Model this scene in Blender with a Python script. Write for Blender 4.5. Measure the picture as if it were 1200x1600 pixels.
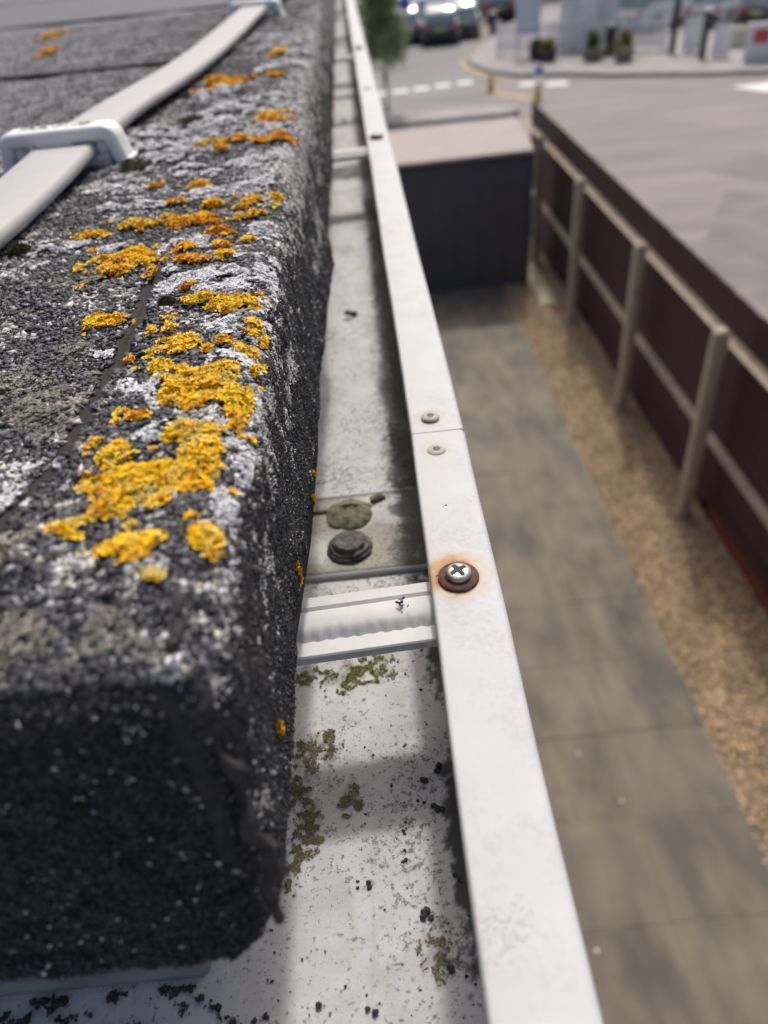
import bpy, math, random
import numpy as np
from mathutils import Vector, Matrix
random.seed(7)
rng = np.random.default_rng(11)
for o in list(bpy.data.objects): bpy.data.objects.remove(o)
scene = bpy.context.scene
COL = scene.collection
HC = 5.0                      # camera height above the yard

# ------------------------------------------------------------------ camera
cd = bpy.data.cameras.new("camera"); cam = bpy.data.objects.new("camera", cd); COL.objects.link(cam)
cd.sensor_fit = 'VERTICAL'; cd.sensor_height = 36.0; cd.sensor_width = 27.0
cd.lens = 36.0 * 1150.0 / 1600.0
cd.clip_start = 0.01; cd.clip_end = 3000.0
AX_R = (0.99439947, -0.10456132, -0.01538267)     # world x, y, z axes seen by the camera
AX_F = (-0.05425806, -0.62997835, 0.77471501)
AX_U = (-0.09069597, -0.76954156, -0.63212343)
right = Vector((AX_R[0], AX_F[0], AX_U[0])); up = -Vector((AX_R[1], AX_F[1], AX_U[1])); back = -Vector((AX_R[2], AX_F[2], AX_U[2]))
M3 = Matrix((right, up, back)).transposed()
cam.matrix_world = Matrix.Translation((0, 0, HC)) @ M3.to_4x4()
cd.dof.use_dof = True; cd.dof.focus_distance = 0.285; cd.dof.aperture_fstop = 7.6
scene.camera = cam

# ------------------------------------------------------------------ world, sun, exposure
SUN_FROM = Vector((0.16, 0.70, 1.0)).normalized()
w = bpy.data.worlds.new("World"); scene.world = w; w.use_nodes = True
wn = w.node_tree; bg = wn.nodes['Background']
sky = wn.nodes.new('ShaderNodeTexSky'); sky.sky_type = 'NISHITA'; sky.sun_disc = False
sky.sun_elevation = math.asin(SUN_FROM.z); sky.sun_rotation = math.atan2(SUN_FROM.x, SUN_FROM.y)
sky.air_density = 0.55; sky.dust_density = 5.5; sky.ozone_density = 0.6
wn.links.new(sky.outputs[0], bg.inputs[0]); bg.inputs[1].default_value = 0.15
sl = bpy.data.lights.new("sun", 'SUN'); so = bpy.data.objects.new("sun", sl); COL.objects.link(so)
sl.energy = 1.6; sl.angle = math.radians(4.2); sl.color = (1.0, 0.98, 0.95)
so.rotation_euler = (-SUN_FROM).to_track_quat('-Z', 'Y').to_euler(); so.location = (3, 18, 30)
scene.view_settings.view_transform = 'Standard'; scene.view_settings.look = 'None'
scene.view_settings.exposure = 0.26; scene.view_settings.gamma = 1.0
scene.view_settings.use_curve_mapping = False

# ------------------------------------------------------------------ numeric helpers
def _hash(ix, iy, iz, seed):
    h = (ix.astype(np.int64)*374761393 + iy.astype(np.int64)*668265263 + iz.astype(np.int64)*2147483647 + seed*1274126177) & 0xffffffff
    h = ((h ^ (h >> 13))*1274126177) & 0xffffffff
    h = ((h ^ (h >> 16))*2246822519) & 0xffffffff
    return ((h ^ (h >> 15)) & 0xffffff)/float(0xffffff)
def vnoise(x, y, z=0.0, seed=0):
    x, y, z = np.broadcast_arrays(np.asarray(x, float), np.asarray(y, float), np.asarray(z, float))
    ix, iy, iz = np.floor(x), np.floor(y), np.floor(z)
    fx, fy, fz = x-ix, y-iy, z-iz
    fx, fy, fz = [t*t*(3-2*t) for t in (fx, fy, fz)]
    r = 0
    for a in (0, 1):
        for b in (0, 1):
            for c in (0, 1):
                r = r + _hash(ix+a, iy+b, iz+c, seed)*(fx if a else 1-fx)*(fy if b else 1-fy)*(fz if c else 1-fz)
    return r
def fbm(x, y, z=0.0, oct=4, seed=0):
    r = 0; a = 0.5; t = 0
    for k in range(oct):
        r = r + a*vnoise(np.asarray(x)*2**k+k*7.3, np.asarray(y)*2**k+k*3.1, np.asarray(z)*2**k, seed+k); t += a; a *= 0.5
    return r/t
def sstep(e0, e1, x):
    t = np.clip((np.asarray(x, float)-e0)/(e1-e0), 0, 1); return t*t*(3-2*t)

def rough_up(mb, amp, fq):
    V = np.array(mb.V); n_ = np.stack([fbm(V[:, 0]*fq, V[:, 1]*fq, V[:, 2]*fq, 3, sd)-.5 for sd in (201, 202, 203)], 1); mb.V = [tuple(v) for v in V+n_*2*amp]

# ------------------------------------------------------------------ materials
MATS = {}
def nmat(name, col, rough=0.6, metal=0.0, bump=0.0, bscale=200.0, var=0.0, vscale=20.0, col2=None, attr=None, spec=0.5, coat=0.0):
    m = bpy.data.materials.new(name); m.use_nodes = True; MATS[name] = m
    nt = m.node_tree; N = nt.nodes; L = nt.links; b = N['Principled BSDF']
    b.inputs['Roughness'].default_value = rough; b.inputs['Metallic'].default_value = metal
    b.inputs['Specular IOR Level'].default_value = spec; b.inputs['Coat Weight'].default_value = coat
    tc = N.new('ShaderNodeTexCoord')
    src = None
    if attr:
        a = N.new('ShaderNodeAttribute'); a.attribute_name = attr; src = a.outputs['Color']
    if var > 0 or col2:
        n = N.new('ShaderNodeTexNoise'); n.inputs['Scale'].default_value = vscale; n.inputs['Detail'].default_value = 5
        L.new(tc.outputs['Object'], n.inputs['Vector'])
        if src is None:
            r = N.new('ShaderNodeValToRGB'); r.color_ramp.elements[0].position = 0.3; r.color_ramp.elements[1].position = 0.7
            c2 = col2 or tuple(min(1, c*(1+var)) for c in col); c1 = col if col2 else tuple(c*(1-var) for c in col)
            r.color_ramp.elements[0].color = (*c1, 1); r.color_ramp.elements[1].color = (*c2, 1)
            L.new(n.outputs['Fac'], r.inputs['Fac']); src = r.outputs['Color']
        else:
            mp = N.new('ShaderNodeMapRange'); mp.inputs['From Min'].default_value = 0.3; mp.inputs['From Max'].default_value = 0.7
            mp.inputs['To Min'].default_value = 1-var; mp.inputs['To Max'].default_value = 1+var
            L.new(n.outputs['Fac'], mp.inputs['Value'])
            mx = N.new('ShaderNodeMix'); mx.data_type = 'RGBA'; mx.blend_type = 'MULTIPLY'; mx.inputs['Factor'].default_value = 1
            L.new(src, mx.inputs['A']); L.new(mp.outputs['Result'], mx.inputs['B']); src = mx.outputs['Result']
    if src is not None: L.new(src, b.inputs['Base Color'])
    else: b.inputs['Base Color'].default_value = (*col, 1)
    if bump > 0:
        n2 = N.new('ShaderNodeTexNoise'); n2.inputs['Scale'].default_value = bscale; n2.inputs['Detail'].default_value = 4
        L.new(tc.outputs['Object'], n2.inputs['Vector'])
        bp = N.new('ShaderNodeBump'); bp.inputs['Strength'].default_value = min(1.0, bump); bp.inputs['Distance'].default_value = 0.3/bscale
        L.new(n2.outputs['Fac'], bp.inputs['Height']); L.new(bp.outputs['Normal'], b.inputs['Normal'])
    return m

nmat('felt', (.05, .05, .055), rough=.9, attr='col', var=.35, vscale=260, bump=.8, bscale=700)
nmat('chips', (.05, .05, .055), rough=.62, attr='col', spec=.45)
nmat('lichen', (.6, .6, .6), rough=.85, attr='col', spec=.2)
nmat('bitumen', (.010, .009, .0085), rough=.75, col2=(.03, .026, .024), vscale=90, bump=.9, bscale=250)
nmat('tape', (.43, .425, .405), rough=.6, spec=.3, var=.05, vscale=40, bump=.15, bscale=400)
nmat('clip', (.80, .80, .775), rough=.42, var=.05, vscale=60, bump=.12, bscale=500)
nmat('clip_ink', (.20, .175, .09), rough=.8, var=.3, vscale=200)
nmat('screw_steel', (.42, .41, .36), rough=.42, metal=.85, var=.35, vscale=500, bump=.3, bscale=900)
nmat('recess', (.02, .025, .025), rough=.7)
nmat('rust', (.05, .022, .014), rough=.85, col2=(.15, .065, .042), vscale=420, bump=.7, bscale=700)
nmat('rivet', (.40, .39, .34), rough=.65, metal=0, spec=.3, var=.2, vscale=300, bump=.3, bscale=800)
nmat('rivet_hole', (.16, .15, .12), rough=.8)
nmat('dimmed_strap', (.22, .21, .185), rough=.8, col2=(.36, .35, .32), vscale=60, bump=.3, bscale=300)  # strap colour darkened to dim the sky light on the shaded foot flange
nmat('bolt', (.03, .03, .028), rough=.9, col2=(.17, .165, .145), vscale=330, bump=.8, bscale=420)
nmat('mossy_bolt', (.04, .042, .015), rough=.95, col2=(.27, .255, .17), vscale=260, bump=.8, bscale=380)
nmat('strap', (.53, .53, .515), rough=.6, spec=.3, var=.06, vscale=70, bump=.15, bscale=500)
nmat('crumb', (.018, .018, .017), rough=.85, col2=(.07, .068, .06), vscale=300, bump=.6, bscale=900)
nmat('moss', (.03, .035, .006), rough=.95, attr='col')
nmat('brick', (.22, .11, .08), rough=.9, var=.25, vscale=8, bump=.4, bscale=60)
nmat('fascia', (.62, .62, .6), rough=.5, var=.06, vscale=5)
nmat('asphalt', (.190, .170, .155), rough=.92, col2=(.275, .248, .228), vscale=1.1, bump=.5, bscale=60)
nmat('patch_a', (.165, .148, .136), rough=.92, col2=(.225, .202, .187), vscale=1.6, bump=.5, bscale=60)
nmat('patch_b', (.235, .21, .193), rough=.92, col2=(.30, .272, .25), vscale=1.6, bump=.5, bscale=60)
nmat('road_asphalt', (.165, .163, .16), rough=.9, col2=(.25, .247, .24), vscale=.9, bump=.5, bscale=60)
nmat('pavement_grey', (.25, .235, .222), rough=.92, col2=(.35, .33, .315), vscale=.9, bump=.3, bscale=40)
nmat('kerb', (.26, .255, .245), rough=.9, var=.2, vscale=4, bump=.3, bscale=50)
nmat('white_line', (.72, .71, .68), rough=.8, var=.18, vscale=6)
nmat('yellow_line', (.55, .40, .11), rough=.85, var=.2, vscale=5)
nmat('slab_bed', (.17, .148, .108), rough=.95, var=.3, vscale=9, bump=.5, bscale=70)
nmat('gravel_bed', (.27, .19, .11), rough=.95, var=.3, vscale=14, bump=.7, bscale=60)
nmat('gravel', (.4, .3, .2), rough=.8, attr='col')
nmat('concrete', (.34, .30, .22), rough=.9, col2=(.52, .46, .35), vscale=7, bump=.5, bscale=60)
nmat('rail_timber', (.31, .25, .185), rough=.85, col2=(.48, .39, .29), vscale=10, bump=.4, bscale=60)
nmat('board', (.042, .018, .015), rough=.75, col2=(.085, .036, .028), vscale=7, bump=.4, bscale=40)
nmat('red_board', (.20, .045, .022), rough=.8, var=.3, vscale=9)
nmat('shed_wall', (.075, .076, .088), rough=.6, var=.12, vscale=3, bump=.15, bscale=50)
nmat('shed_roof', (.37, .315, .285), rough=.75, var=.07, vscale=3, bump=.2, bscale=60)
nmat('shed_trim', (.05, .05, .055), rough=.6, var=.15, vscale=8)
nmat('sand_patch', (.40, .37, .25), rough=.95, var=.2, vscale=5, bump=.3, bscale=40)
nmat('bark', (.09, .075, .055), rough=.95, var=.35, vscale=20, bump=.8, bscale=60)
nmat('leaf', (.05, .09, .03), rough=.65, attr='col')
nmat('white_paint', (.80, .80, .79), rough=.55, var=.08, vscale=3)
nmat('grey_panel', (.60, .60, .61), rough=.6, var=.08, vscale=2)
nmat('sign_face', (.55, .60, .70), rough=.4, col2=(.72, .74, .80), vscale=2.5)
nmat('lilac', (.58, .57, .76), rough=.5, var=.06, vscale=4)
nmat('dark_metal', (.05, .05, .055), rough=.55, var=.2, vscale=9)
nmat('planter', (.055, .055, .058), rough=.7, var=.25, vscale=7)
nmat('planter_stone', (.22, .19, .165), rough=.9, var=.25, vscale=7)
nmat('yellow_paint', (.62, .38, .03), rough=.55, var=.12, vscale=8)
nmat('blue_sign', (.03, .11, .42), rough=.4, var=.08, vscale=10)
nmat('red_sign', (.55, .085, .06), rough=.5, var=.1, vscale=6)
nmat('cream_wall', (.6, .54, .44), rough=.85, var=.1, vscale=3)
nmat('glass_car', (.22, .30, .32), rough=.08, spec=.9, coat=.6, var=.2, vscale=1.5)
nmat('tyre', (.015, .015, .016), rough=.85, var=.2, vscale=12)
nmat('alloy', (.5, .5, .5), rough=.35, metal=.8, var=.08, vscale=8)
nmat('tail_light', (.45, .02, .015), rough=.15, coat=.8, var=.1, vscale=15)
nmat('plate', (.6, .55, .25), rough=.4, var=.05, vscale=15)
nmat('bumper', (.03, .03, .033), rough=.6, var=.15, vscale=8)
nmat('manhole', (.12, .115, .11), rough=.7, metal=.3, var=.2, vscale=15)

def leaf_material():
    nt = MATS['leaf'].node_tree; N = nt.nodes; L = nt.links; b = N['Principled BSDF']; tr_ = N.new('ShaderNodeBsdfTranslucent'); mx = N.new('ShaderNodeMixShader'); mx.inputs[0].default_value = .45
    at = [n for n in N if n.type == 'ATTRIBUTE'][0]; L.new(at.outputs['Color'], tr_.inputs['Color']); L.new(b.outputs[0], mx.inputs[1]); L.new(tr_.outputs[0], mx.inputs[2])
    L.new(mx.outputs[0], [n for n in N if n.type == 'OUTPUT_MATERIAL'][0].inputs[0])
leaf_material()
for mn in ('asphalt', 'road_asphalt'):
    nt = MATS[mn].node_tree; N = nt.nodes; L = nt.links; nz_ = [n for n in N if n.type == 'TEX_NOISE' and abs(n.inputs['Scale'].default_value-60) > 1][0]
    mp = N.new('ShaderNodeMapping'); mp.inputs['Rotation'].default_value = (0, 0, .65); mp.inputs['Scale'].default_value = (.25, 1.3, 1); L.new(N['Texture Coordinate'].outputs['Object'], mp.inputs['Vector']); L.new(mp.outputs[0], nz_.inputs['Vector'])
def slab_material():
    m = nmat('slab', (.12, .115, .10), rough=.85, attr='col', var=.18, vscale=2.2, bump=.4, bscale=50)
    nt = m.node_tree; N = nt.nodes; L = nt.links; b = N['Principled BSDF']
    old = b.inputs['Base Color'].links[0].from_socket
    geo = N.new('ShaderNodeNewGeometry'); nz = N.new('ShaderNodeTexNoise'); nz.inputs['Scale'].default_value = 2.1; nz.inputs['Detail'].default_value = 6
    nz.inputs['Roughness'].default_value = .6
    mpg = N.new('ShaderNodeMapping'); mpg.inputs['Scale'].default_value = (1.6, .75, 1); L.new(geo.outputs['Position'], mpg.inputs['Vector']); L.new(mpg.outputs[0], nz.inputs['Vector'])
    r = N.new('ShaderNodeValToRGB'); r.color_ramp.elements[0].position = .38; r.color_ramp.elements[1].position = .74
    r.color_ramp.elements[0].color = (0, 0, 0, 1); r.color_ramp.elements[1].color = (1, 1, 1, 1)
    L.new(nz.outputs['Fac'], r.inputs['Fac'])
    sp = N.new('ShaderNodeSeparateXYZ'); L.new(geo.outputs['Position'], sp.inputs[0])
    nw = N.new('ShaderNodeTexNoise'); nw.inputs['Scale'].default_value = .9; nw.inputs['Detail'].default_value = 5; L.new(geo.outputs['Position'], nw.inputs['Vector'])
    q1 = N.new('ShaderNodeMath'); q1.operation = 'MULTIPLY_ADD'; L.new(nw.outputs['Fac'], q1.inputs[0]); q1.inputs[1].default_value = .35; L.new(sp.outputs['X'], q1.inputs[2])
    q2 = N.new('ShaderNodeMath'); q2.operation = 'SUBTRACT'; L.new(q1.outputs[0], q2.inputs[0]); q2.inputs[1].default_value = 1.44+.175
    q3 = N.new('ShaderNodeMath'); q3.operation = 'ABSOLUTE'; L.new(q2.outputs[0], q3.inputs[0])
    q4 = N.new('ShaderNodeMapRange'); q4.interpolation_type = 'SMOOTHSTEP'; q4.inputs['From Min'].default_value = 0; q4.inputs['From Max'].default_value = .16; q4.inputs['To Min'].default_value = .5; q4.inputs['To Max'].default_value = 0; L.new(q3.outputs[0], q4.inputs['Value'])
    q5 = N.new('ShaderNodeMath'); q5.operation = 'MAXIMUM'; L.new(r.outputs['Color'], q5.inputs[0]); L.new(q4.outputs['Result'], q5.inputs[1])
    mx = N.new('ShaderNodeMix'); mx.data_type = 'RGBA'; L.new(q5.outputs[0], mx.inputs['Factor'])
    L.new(old, mx.inputs['A']); mx.inputs['B'].default_value = (.215, .186, .132, 1)
    L.new(mx.outputs['Result'], b.inputs['Base Color'])
slab_material()

SCREW = (0.0226-.0013, .2); SCREW2 = (.0232, .913); SCREW3 = (.0232, 1.625)
def rim_material():
    m = nmat('rim_paint', (.525, .533, .528), rough=.6, spec=.3, var=.035, vscale=60)
    nt = m.node_tree; N = nt.nodes; L = nt.links; b = N['Principled BSDF']
    geo = N.new('ShaderNodeNewGeometry'); pos = geo.outputs['Position']
    base = b.inputs['Base Color'].links[0].from_socket
    # fine chalky mottling, slightly cooler and dirtier in patches
    n1 = N.new('ShaderNodeTexNoise'); n1.inputs['Scale'].default_value = 420; n1.inputs['Detail'].default_value = 6; n1.inputs['Roughness'].default_value = .7
    L.new(pos, n1.inputs['Vector'])
    n1b = N.new('ShaderNodeTexNoise'); n1b.inputs['Scale'].default_value = 38; n1b.inputs['Detail'].default_value = 4
    L.new(pos, n1b.inputs['Vector'])
    mm = N.new('ShaderNodeMath'); mm.operation = 'MULTIPLY'; L.new(n1.outputs['Fac'], mm.inputs[0]); L.new(n1b.outputs['Fac'], mm.inputs[1])
    r1 = N.new('ShaderNodeValToRGB'); r1.color_ramp.elements[0].position = .26; r1.color_ramp.elements[1].position = .42
    r1.color_ramp.elements[0].color = (0, 0, 0, 1); r1.color_ramp.elements[1].color = (.85, .85, .85, 1)
    L.new(mm.outputs[0], r1.inputs['Fac'])
    mx = N.new('ShaderNodeMix'); mx.data_type = 'RGBA'; L.new(r1.outputs['Color'], mx.inputs['Factor'])
    L.new(base, mx.inputs['A']); mx.inputs['B'].default_value = (.42, .435, .45, 1); cur = mx.outputs['Result']
    # sparse dark pin-prick dirt
    v = N.new('ShaderNodeTexNoise'); v.inputs['Scale'].default_value = 900; v.inputs['Detail'].default_value = 2; L.new(pos, v.inputs['Vector'])
    n4 = N.new('ShaderNodeTexNoise'); n4.inputs['Scale'].default_value = 30; L.new(pos, n4.inputs['Vector'])
    ma = N.new('ShaderNodeMath'); ma.operation = 'MULTIPLY'; L.new(v.outputs['Fac'], ma.inputs[0]); L.new(n4.outputs['Fac'], ma.inputs[1])
    r2 = N.new('ShaderNodeValToRGB'); r2.color_ramp.elements[0].position = .385; r2.color_ramp.elements[1].position = .43
    r2.color_ramp.elements[0].color = (0, 0, 0, 1); r2.color_ramp.elements[1].color = (.6, .6, .6, 1); L.new(ma.outputs[0], r2.inputs['Fac'])
    mx2 = N.new('ShaderNodeMix'); mx2.data_type = 'RGBA'; L.new(r2.outputs['Color'], mx2.inputs['Factor']); L.new(cur, mx2.inputs['A'])
    mx2.inputs['B'].default_value = (.33, .33, .32, 1); cur = mx2.outputs['Result']
    n5 = N.new('ShaderNodeTexNoise'); n5.inputs['Scale'].default_value = 9; n5.inputs['Detail'].default_value = 5; L.new(pos, n5.inputs['Vector'])
    r5 = N.new('ShaderNodeValToRGB'); r5.color_ramp.elements[0].position = .42; r5.color_ramp.elements[1].position = .68; r5.color_ramp.elements[0].color = (0, 0, 0, 1); r5.color_ramp.elements[1].color = (.3, .3, .3, 1)
    L.new(n5.outputs['Fac'], r5.inputs['Fac']); mx5 = N.new('ShaderNodeMix'); mx5.data_type = 'RGBA'; L.new(r5.outputs['Color'], mx5.inputs['Factor']); L.new(cur, mx5.inputs['A']); mx5.inputs['B'].default_value = (.52, .49, .43, 1); cur = mx5.outputs['Result']
    # rust bled into the paint round the screws
    n3 = N.new('ShaderNodeTexNoise'); n3.inputs['Scale'].default_value = 170; n3.inputs['Detail'].default_value = 4; L.new(pos, n3.inputs['Vector'])
    for (sx, sy), rad, col, k in ((SCREW, .0165, (.52, .40, .26), .55), ((SCREW[0]-.0012, SCREW[1]+.0012), .0122, (.46, .22, .07), .8), ((SCREW[0], SCREW[1]), .0095, (.20, .085, .035), .85), (SCREW2, .010, (.22, .13, .05), .8), (SCREW3, .010, (.3, .2, .1), .6),
                                  ((.0232, .316), .010, (.48, .42, .32), .45), ((.0225, .286), .010, (.49, .43, .33), .45)):
        d = N.new('ShaderNodeVectorMath'); d.operation = 'DISTANCE'; L.new(pos, d.inputs[0]); d.inputs[1].default_value = (sx-.001, sy+.001, HC-.2)
        ad = N.new('ShaderNodeMath'); ad.operation = 'MULTIPLY_ADD'; L.new(n3.outputs['Fac'], ad.inputs[0]); ad.inputs[1].default_value = .011; L.new(d.outputs['Value'], ad.inputs[2])
        mr = N.new('ShaderNodeMapRange'); mr.interpolation_type = 'SMOOTHSTEP'
        mr.inputs['From Min'].default_value = rad*.62+.0055; mr.inputs['From Max'].default_value = rad*1.02+.0055; mr.inputs['To Min'].default_value = k; mr.inputs['To Max'].default_value = 0
        L.new(ad.outputs[0], mr.inputs['Value'])
        mx3 = N.new('ShaderNodeMix'); mx3.data_type = 'RGBA'; L.new(mr.outputs['Result'], mx3.inputs['Factor']); L.new(cur, mx3.inputs['A'])
        mx3.inputs['B'].default_value = (*col, 1); cur = mx3.outputs['Result']
    L.new(cur, b.inputs['Base Color'])
    bp = N.new('ShaderNodeBump'); bp.inputs['Strength'].default_value = .25; bp.inputs['Distance'].default_value = .0004
    L.new(n1.outputs['Fac'], bp.inputs['Height']); L.new(bp.outputs['Normal'], b.inputs['Normal'])
rim_material()

def floor_material():
    m = nmat('gutter_inside', (.6, .6, .58), rough=.7, spec=.25, attr='col', var=.06, vscale=90)
    nt = m.node_tree; N = nt.nodes; L = nt.links; b = N['Principled BSDF']
    geo = N.new('ShaderNodeNewGeometry'); pos = geo.outputs['Position']
    base = b.inputs['Base Color'].links[0].from_socket
    a = N.new('ShaderNodeAttribute'); a.attribute_name = 'grime'
    n1 = N.new('ShaderNodeTexNoise'); n1.inputs['Scale'].default_value = 480; n1.inputs['Detail'].default_value = 6; n1.inputs['Roughness'].default_value = .72
    L.new(pos, n1.inputs['Vector'])
    # threshold falls where grime gathers
    th = N.new('ShaderNodeMapRange'); th.inputs['To Min'].default_value = .605; th.inputs['To Max'].default_value = .40; L.new(a.outputs['Fac'], th.inputs['Value'])
    sb = N.new('ShaderNodeMath'); sb.operation = 'SUBTRACT'; L.new(n1.outputs['Fac'], sb.inputs[0]); L.new(th.outputs['Result'], sb.inputs[1])
    mr = N.new('ShaderNodeMapRange'); mr.inputs['From Min'].default_value = 0; mr.inputs['From Max'].default_value = .09; mr.inputs['To Max'].default_value = .75
    L.new(sb.outputs[0], mr.inputs['Value'])
    mx = N.new('ShaderNodeMix'); mx.data_type = 'RGBA'; L.new(mr.outputs['Result'], mx.inputs['Factor']); L.new(base, mx.inputs['A'])
    mx.inputs['B'].default_value = (.085, .08, .07, 1); cur = mx.outputs['Result']
    L.new(cur, b.inputs['Base Color'])
    bp = N.new('ShaderNodeBump'); bp.inputs['Strength'].default_value = .5; bp.inputs['Distance'].default_value = .0006
    L.new(n1.outputs['Fac'], bp.inputs['Height']); L.new(bp.outputs['Normal'], b.inputs['Normal'])
floor_material()

# ------------------------------------------------------------------ object helpers
ORG = {}
def tag(o, label=None, cat=None, group=None, kind=None):
    if label: o['label'] = label
    if cat: o['category'] = cat
    if group: o['group'] = group
    if kind: o['kind'] = kind
    return o
def thing(name, label, cat, loc=(0, 0, 0), group=None):
    o = bpy.data.objects.new(name, None); COL.objects.link(o); o.empty_display_size = .05
    o.location = loc; ORG[o.name] = Vector(loc); tag(o, label, cat, group); return o
def mesh(name, V, F, mat, parent=None, smooth=False, loc=None, col=None, extra=None):
    """V in world coordinates; the object's origin is its parent's origin (or loc)."""
    org = ORG[parent.name] if parent is not None else Vector(loc or (0, 0, 0))
    me = bpy.data.meshes.new(name)
    V = np.asarray(V, float).reshape(-1, 3) - np.array(org)
    if isinstance(F, np.ndarray):
        k = F.shape[1]; me.vertices.add(len(V)); me.vertices.foreach_set('co', V.ravel().astype(np.float32))
        me.loops.add(F.size); me.loops.foreach_set('vertex_index', F.ravel().astype(np.int32))
        me.polygons.add(len(F)); me.polygons.foreach_set('loop_start', (np.arange(len(F))*k).astype(np.int32))
        me.update(calc_edges=True); me.validate()
    else:
        me.from_pydata([tuple(v) for v in V], [], F); me.update()
    if smooth: me.polygons.foreach_set('use_smooth', [True]*len(me.polygons))
    if col is not None:
        a = me.color_attributes.new('col', 'FLOAT_COLOR', 'POINT')
        c4 = np.ones((len(V), 4), np.float32); c4[:, :3] = col; a.data.foreach_set('color', c4.ravel())
    if extra is not None:
        for k_, v_ in extra.items():
            a = me.attributes.new(k_, 'FLOAT', 'POINT'); a.data.foreach_set('value', np.asarray(v_, np.float32))
    me.materials.append(MATS[mat])
    o = bpy.data.objects.new(name, me); COL.objects.link(o)
    if parent is not None: o.parent = parent
    else: o.location = org
    ORG[o.name] = org
    return o
class MB:
    def __init__(s): s.V = []; s.F = []
    def add(s, V, F):
        n = len(s.V); s.V += [tuple(v) for v in V]; s.F += [tuple(i+n for i in f) for f in F]; return s
    def box(s, x0, x1, y0, y1, z0, z1, M=None, bev=0.0):
        if bev > 0:
            V = []
            for z, i in ((z0, bev), (z0+bev, 0), (z1-bev, 0), (z1, bev)):
                b = bev
                V += [(x0+i+ (b if not i else 0), y0+i, z), (x1-i-(b if not i else 0), y0+i, z), (x1-i, y0+i+(b if not i else 0), z), (x1-i, y1-i-(b if not i else 0), z),
                      (x1-i-(b if not i else 0), y1-i, z), (x0+i+(b if not i else 0), y1-i, z), (x0+i, y1-i-(b if not i else 0), z), (x0+i, y0+i+(b if not i else 0), z)]
            F = [tuple(range(7, -1, -1)), tuple(range(24, 32))]
            for k in range(3):
                for j in range(8): F.append((k*8+j, k*8+(j+1) % 8, (k+1)*8+(j+1) % 8, (k+1)*8+j))
        else:
            V = [(x0, y0, z0), (x1, y0, z0), (x1, y1, z0), (x0, y1, z0), (x0, y0, z1), (x1, y0, z1), (x1, y1, z1), (x0, y1, z1)]
            F = [(3, 2, 1, 0), (4, 5, 6, 7), (0, 1, 5, 4), (1, 2, 6, 5), (2, 3, 7, 6), (3, 0, 4, 7)]
        if M is not None: V = [tuple(M @ Vector(v)) for v in V]
        return s.add(V, F)
    def lathe(s, prof, c, n=24, M=None, jit=0.0):
        V = []; F = []
        for r, z in prof:
            for j in range(n):
                a = 2*math.pi*j/n; rr = r*(1+jit*(random.random()-.5)); V.append((rr*math.cos(a), rr*math.sin(a), z))
        for i in range(len(prof)-1):
            for j in range(n): F.append((i*n+j, i*n+(j+1) % n, (i+1)*n+(j+1) % n, (i+1)*n+j))
        F.append(tuple(range(n-1, -1, -1))); F.append(tuple(range((len(prof)-1)*n, len(prof)*n)))
        if M is not None: V = [tuple(M @ Vector(v)) for v in V]
        return s.add([(v[0]+c[0], v[1]+c[1], v[2]+c[2]) for v in V], F)
    def tube(s, pts, rad, n=8):
        V = []; F = []; m = len(pts)
        for i, p in enumerate(pts):
            p = Vector(p); t = (Vector(pts[min(i+1, m-1)])-Vector(pts[max(i-1, 0)])).normalized()
            u = t.cross(Vector((0, 0, 1)));
            if u.length < 1e-3: u = t.cross(Vector((0, 1, 0)))
            u.normalize(); v = t.cross(u); r = rad[i] if isinstance(rad, (list, tuple)) else rad
            for j in range(n):
                a = 2*math.pi*j/n; V.append(tuple(p+(u*math.cos(a)+v*math.sin(a))*r))
        for i in range(m-1):
            for j in range(n): F.append((i*n+j, i*n+(j+1) % n, (i+1)*n+(j+1) % n, (i+1)*n+j))
        F.append(tuple(range(n-1, -1, -1))); F.append(tuple(range((m-1)*n, m*n)))
        return s.add(V, F)
    def sweep(s, prof, frames):
        """closed profile (list of (a,b)); frames give a function (a,b)->xyz"""
        n = len(prof); V = []; F = []
        for f in frames: V += [f(a, b) for a, b in prof]
        for i in range(len(frames)-1):
            for j in range(n): F.append((i*n+j, i*n+(j+1) % n, (i+1)*n+(j+1) % n, (i+1)*n+j))
        F.append(tuple(range(n-1, -1, -1))); F.append(tuple(range((len(frames)-1)*n, len(frames)*n)))
        return s.add(V, F)
    def build(s, name, mat, parent=None, smooth=False, loc=None, col=None):
        o = mesh(name, s.V, s.F, mat, parent, smooth, loc, col)
        return o
def share(name, o, parent, offset):
    """another object with the same mesh data, moved by offset"""
    c = o.copy(); COL.objects.link(c); c.parent = parent; c.location = Vector(offset); c.name = name; ORG[c.name] = ORG[parent.name]+Vector(offset); return c
def grid_faces(nu, nv, off=0):
    i = np.arange(nu-1)[:, None]*nv + np.arange(nv-1)[None, :]
    return (np.stack([i, i+nv, i+nv+1, i+1], -1).reshape(-1, 4)+off)
def auto_smooth(o, deg=35):
    o.data.polygons.foreach_set('use_smooth', [True]*len(o.data.polygons))
    o.data.set_sharp_from_angle(angle=math.radians(deg))

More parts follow.
